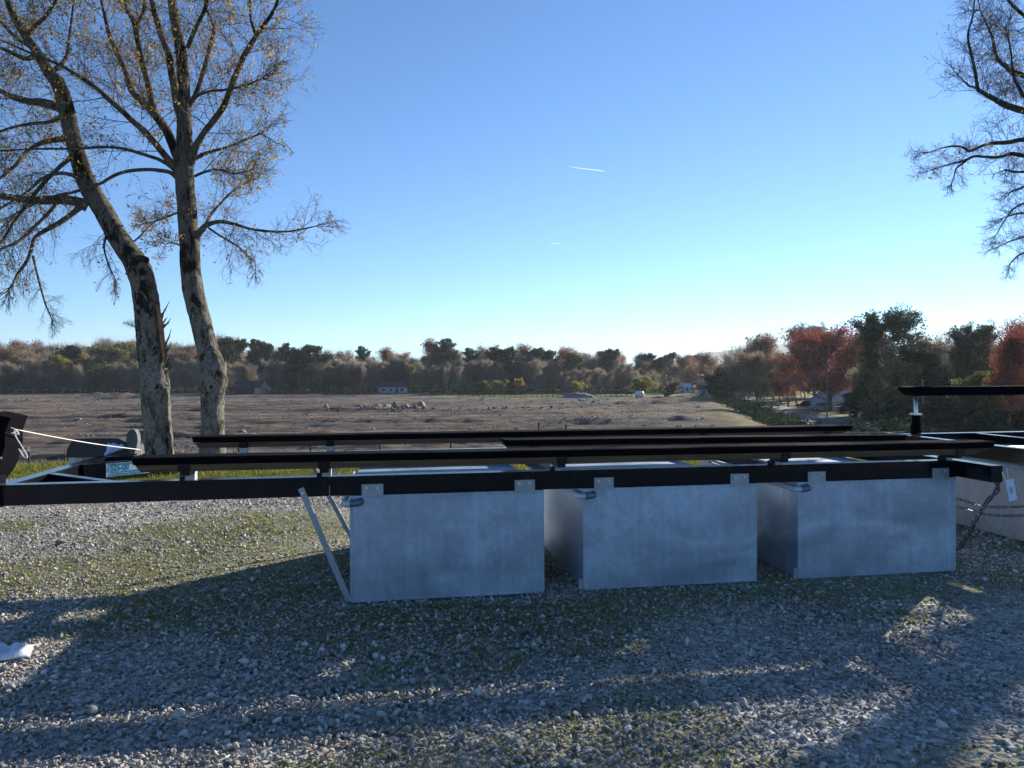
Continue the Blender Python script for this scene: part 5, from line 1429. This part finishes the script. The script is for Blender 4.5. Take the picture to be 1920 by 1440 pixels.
heap(712, 146, 55, 6.5, .5, 'broken stone strewn along the boulder row', 8, ('frock',))
heap(860, 144, 40, 5, .45, 'low line of broken stone right of the boulder row', 9, ('frock',))
heap(1120, 104, 22, 3.2, .18, 'crumbled clods on the mound near the middle of the field', 10, ('frock',))
# ---- fences
def board_fence(label, x0, x1, D0, D1, n, rails, h):
    a = at(x0, 742, D0); r = empty('board_fence', (a.x, a.y, TH(a.x, a.y, False))); tag(r, label, 'fence')
    prev = None
    for i in range(n):
        t_ = i/(n-1); p = at(x0+(x1-x0)*t_, 742, D0+(D1-D0)*t_); z = TH(p.x, p.y, False)
        q = Vector((p.x, p.y, z))-r.location
        MB().box(q.x-.08, q.x+.08, q.y-.08, q.y+.08, q.z-.3, q.z+h).build('post', MT['fence_wood'], r)
        if prev is not None:
            m = MB()
            for zr in rails: m.add([prev+Vector((0, -.1, zr)), q+Vector((0, -.1, zr)), q+Vector((0, -.1, zr+.15)), prev+Vector((0, -.1, zr+.15)),
                                    prev+Vector((0, -.13, zr)), q+Vector((0, -.13, zr)), q+Vector((0, -.13, zr+.15)), prev+Vector((0, -.13, zr+.15))],
                                   [(0, 1, 2, 3), (4, 5, 6, 7), (0, 1, 5, 4), (3, 2, 6, 7)])
            m.build('rails', MT['fence_wood'], r)
        prev = q
board_fence('dark three rail board fence in front of the bright lawn', 858, 1185, 232, 228, 34, (.25, .68, 1.12), 1.4)
board_fence('low dark board fence along the foot of the thicket right of the pink shed', 505, 850, 292, 258, 24, (.5, 1.0), 1.35)
wf = empty('wire_fence', (-7, 15, 0)); tag(wf, 'sagging wire fence on thin rusty posts at the edge of the slope', 'fence')
pv = None
for x, yt, D in [(-60, 838, 14.6), (54, 838, 14.6), (122, 842, 15.2), (447, 826, 14.9), (582, 824, 15.3), (712, 820, 15.5), (845, 818, 15.8), (1010, 792, 15.4), (1061, 796, 16.4), (1420, 806, 16.4), (1700, 808, 17.0)]:
    p = at(x, yt, D)-wf.location; zb = TH(p.x-7, D, False)-.3
    m = MB(); w_ = .016 if x != 122 else .006
    m.box(p.x-w_, p.x+w_, p.y-.004, p.y+.004, zb, p.z); m.box(p.x-.004, p.x+.004, p.y, p.y+.03, zb, p.z)
    po = m.build('post', MT['post_metal'], wf)
    if x in (54, -60, 582): MB().box(p.x-w_-.002, p.x+w_+.002, p.y-.006, p.y-.0045, p.z-.09, p.z).build('post_tip', MT['bolt'], po)
    if pv is not None:
        for dz in (.02, .14, .28):
            MB().tube([pv-Vector((0, 0, dz)), (pv+p)/2-Vector((0, 0, dz+.03)), p-Vector((0, 0, dz))], .0022, 3).build('wire', MT['wire'], wf)
    pv = p

# ---- poles and wires
POLES = {}
def pole(x, ytop, D, label, cross=True, xt=None, mat='polewood', r0=.16):
    p = at(x, 745, D); z = TH(p.x, p.y, False); top = at(x if xt is None else xt, ytop, D)
    r = empty('utility_pole', (p.x, p.y, z)); tag(r, label, 'pole')
    h = top-r.location
    MB().tube([(0, 0, -.5), (h.x*.5, 0, h.z*.5), (h.x, 0, h.z)], [r0, r0*.85, r0*.7], 10).build('shaft', MT[mat], r)
    if cross:
        MB().box(h.x-1.1, h.x+1.1, -.18, -.06, h.z-.7, h.z-.55).build('crossarm', MT[mat], r)
        for k in (-1, -.5, .5, 1): MB().tube([(h.x+k, -.12, h.z-.55), (h.x+k, -.12, h.z-.38)], .05, 6).build('insulator', MT['bolt'], r)
    POLES[x] = top
pole(485, 696, 294, 'thin pole standing beside the pink gabled shed', False, 486, 'far_bark', .12)
pole(1255, 688, 262, 'thin dark pole in front of the dark round evergreen', False, 1257, 'far_bark')
pole(1333, 686, 236, 'pale pole at the left edge of the bright lawn', True)
pole(1389, 674, 190, 'dark pole rising beside the hedge', True, 1390, 'far_bark')
pole(1551, 668, 128, 'tall utility pole in front of the big red oak', False, None, 'polewood', .13)
pole(1733, 712, 96, 'weathered utility pole behind the padded guide board', False, 1730, 'polewood', .14)
def wire(a, b, sag, lab):
    m = MB()
    P = [a.lerp(b, t)-Vector((0, 0, sag*4*t*(1-t))) for t in np.linspace(0, 1, 14)]; m.tube(P, .022, 3, cap=False)
    tag(m.build('overhead_wire', MT['wire']), lab, 'wire', 'overhead wires at the right')
for (y0, y1, y2) in ((712, 706, 700), (744, 745, 742), (768, 762, 775)):
    a = at(1333, y0-8, 236); b = at(1551, y1-(0 if y0 > 720 else 0), 128); c = at(2000, y2, 90)
    n_ = {712: 'top', 744: 'middle', 768: 'lowest'}[y0]
    wire(a, b, 1.2, n_+' overhead wire running from the lawn pole to the tall pole'); wire(b, c, 1.0, n_+' overhead wire running from the tall pole past the right edge')
wire(at(1389, 700, 190), at(1551, 715, 128), .8, 'short overhead wire from the dark hedge pole to the tall pole')

# ---- road signs, mailbox, brown frame
def sign(x, ytop, D, label, w=.55, h=.75):
    p = at(x, 780, D); z = TH(p.x, p.y, False); top = at(x, ytop, D).z-z
    r = empty('road_sign', (p.x, p.y, z)); tag(r, label, 'sign')
    MB().box(-.03, .03, -.02, .02, -.2, top-.1).build('post', MT['galv_bar'], r)
    n = 18; MB().prism([(w/2*math.cos(2*math.pi*i/n), top-h/2+h/2*math.sin(2*math.pi*i/n)) for i in range(n)], -.05, -.025).build('plate', MT['bedsign'], r)
sign(1611, 774, 118, 'pale road sign standing on the shaded lawn')
sign(1672, 781, 100, 'pale oval road sign among the dark bushes', .5, .85)
r = empty('mailbox', at(1459, 765, 172)); r.location.z = TH(r.location.x, r.location.y, False); tag(r, 'dark mailbox on a post beside the road', 'mailbox')
MB().box(-.06, .06, -.06, .06, -.2, 1.05).build('post', MT['fence_wood'], r)
MB().prism([(-.14, 1.05), (.14, 1.05), (.14, 1.22), (.08, 1.32), (-.08, 1.32), (-.14, 1.22)], -.28, .28).build('box', MT['carblack'], r)
p0 = at(1829, 778, 84); p1 = at(1893, 774, 82); r = empty('brown_frame', (p0.x, p0.y, TH(p0.x, p0.y, False))); tag(r, 'rusty brown steel goal shaped frame in front of the pinkish roofed house', 'frame')
q0 = p0-r.location; q1 = p1-r.location
MB().box(-.10, .10, -.1, .1, -.5, q0.z).build('post', MT['brownframe'], r)
MB().box(q1.x-.16, q1.x+.10, q1.y-.1, q1.y+.1, -.5, q1.z).build('post', MT['brownframe'], r)
MB().tube([(-.1, 0, q0.z+.05), (q1.x+.1, q1.y, q1.z+.05)], .09, 6).build('top_bar', MT['brownframe'], r)

# ---- hill, mast, vapour trails
def hill():
    prof = [(900, 703), (1200, 688), (1290, 672), (1300, 669), (1325, 662), (1354, 659), (1387, 655), (1412, 651), (1450, 648), (1485, 645), (1502, 643), (1560, 646), (1640, 652), (1740, 650), (1900, 656), (2300, 668), (2700, 690)]
    V = []; nx, ny = 420, 14; xs = np.linspace(900, 2700, nx+1)
    for i, x in enumerate(xs):
        y = np.interp(x, [p[0] for p in prof], [p[1] for p in prof])
        for j in range(ny+1):
            t = j/ny; D = 3000+900*t; top = at(float(x), float(y), 3900).z
            p = at(float(x), 700, D)
            V.append((p.x, p.y, -12+(top+12)*math.sin(t*math.pi/2)**.8+(7*nz(x*.11, t*9, 2)+5*abs(nz(x*.5, t*22, 5)))*t))
    i = (np.arange(nx)[:, None]*(ny+1)+np.arange(ny)[None, :]).ravel()
    o = link('hill', np_mesh('hill', V, np.stack([i, i+ny+1, i+ny+2, i+1], 1)), simple('wooded_hillside', (.028, .045, .045), .95, 0, .5, .02), None, False)
    tag(o, kind='structure')
hill()
b = at(1499, 643, 3895); r = empty('radio_mast', (b.x, b.y, b.z-8)); tag(r, 'thin radio mast standing on top of the far hill', 'mast')
m = MB(); hh = at(1499, 634, 3895).z-b.z+8
for a in range(3):
    ang = a*2.094; m.tube([(1.2*math.cos(ang), 1.2*math.sin(ang), 0), (.5*math.cos(ang), .5*math.sin(ang), hh)], .35, 4)
for k in range(8): z = hh*k/8; m.box(-1.1, 1.1, -.2, .2, z, z+.4)
m.build('lattice', MT['galv_bar'], r)
MB().tube([(0, 0, hh), (0, 0, hh+6)], .3, 5).build('antenna', MT['white'], r)
def trail(pts, w, label):
    m = MB(); P = smoothpath([at(x, y, 9000) for x, y in pts], 6); n = len(P)
    m.tube(P, [w*(.25+.75*min(1, i/n*1.6))*(1 if i < n-2 else .4) for i in range(n)], 6)
    tag(m.build('vapour_trail', MT['trail'], None, True), label, 'vapour trail')
nt = NT('ice_vapour'); d_ = nt.n('ShaderNodeBsdfDiffuse'); d_.inputs[0].default_value = (.85, .88, .92, 1); tl = nt.n('ShaderNodeBsdfTranslucent'); tl.inputs[0].default_value = (.85, .88, .92, 1)
tp = nt.n('ShaderNodeBsdfTransparent'); m1 = nt.n('ShaderNodeMixShader'); m2 = nt.n('ShaderNodeMixShader'); m1.inputs[0].default_value = .6; m2.inputs[0].default_value = .42
nt.l(d_.outputs[0], m1.inputs[1]); nt.l(tl.outputs[0], m1.inputs[2]); nt.l(tp.outputs[0], m2.inputs[1]); nt.l(m1.outputs[0], m2.inputs[2]); nt.l(m2.outputs[0], nt.out.inputs[0]); MT['trail'] = nt.m
trail([(1064, 312), (1085, 315), (1110, 318), (1134, 321)], 6.5, 'short bright vapour trail high in the middle of the sky')
trail([(1030, 458), (1040, 457), (1050, 456)], 5, 'very faint short vapour trail lower in the sky')

# trees beyond the right edge whose shade falls across the lot
for i, (x, y, h, k) in enumerate([(17, 15, 11, 'talbare0'), (24, 22, 13, 'rust0'), (13.5, 8.5, 8, 'talbare0'), (30, 30, 15, 'rust1')]):
    r = empty('tree', (x, y, TH(x, y, False) if y > 13 else 0), i*1.3, h/15)
    tag(r, ['bare tree just beyond the right edge', 'rust leaved tree beyond the right edge', 'small bare tree beside the second lift beyond the edge', 'tall rust leaved tree far beyond the right edge'][i], 'tree')
    for nm, me in KINDS[k]: link(nm, me, None, r)
HAZE = True
if HAZE:
    m = MB(); m.box(-9000, 9000, -4500, 5200, -40, 260)
    hz = NT('thin_haze'); pv_ = hz.n('ShaderNodeVolumePrincipled'); pv_.inputs['Color'].default_value = (.80, .88, 1.0, 1); pv_.inputs['Density'].default_value = .00010
    pv_.inputs['Anisotropy'].default_value = .3; hz.l(pv_.outputs[0], hz.out.inputs['Volume'])
    tag(m.build('haze', hz.m), 'thin pale air between the lot and the far hill', 'haze', kind='stuff')
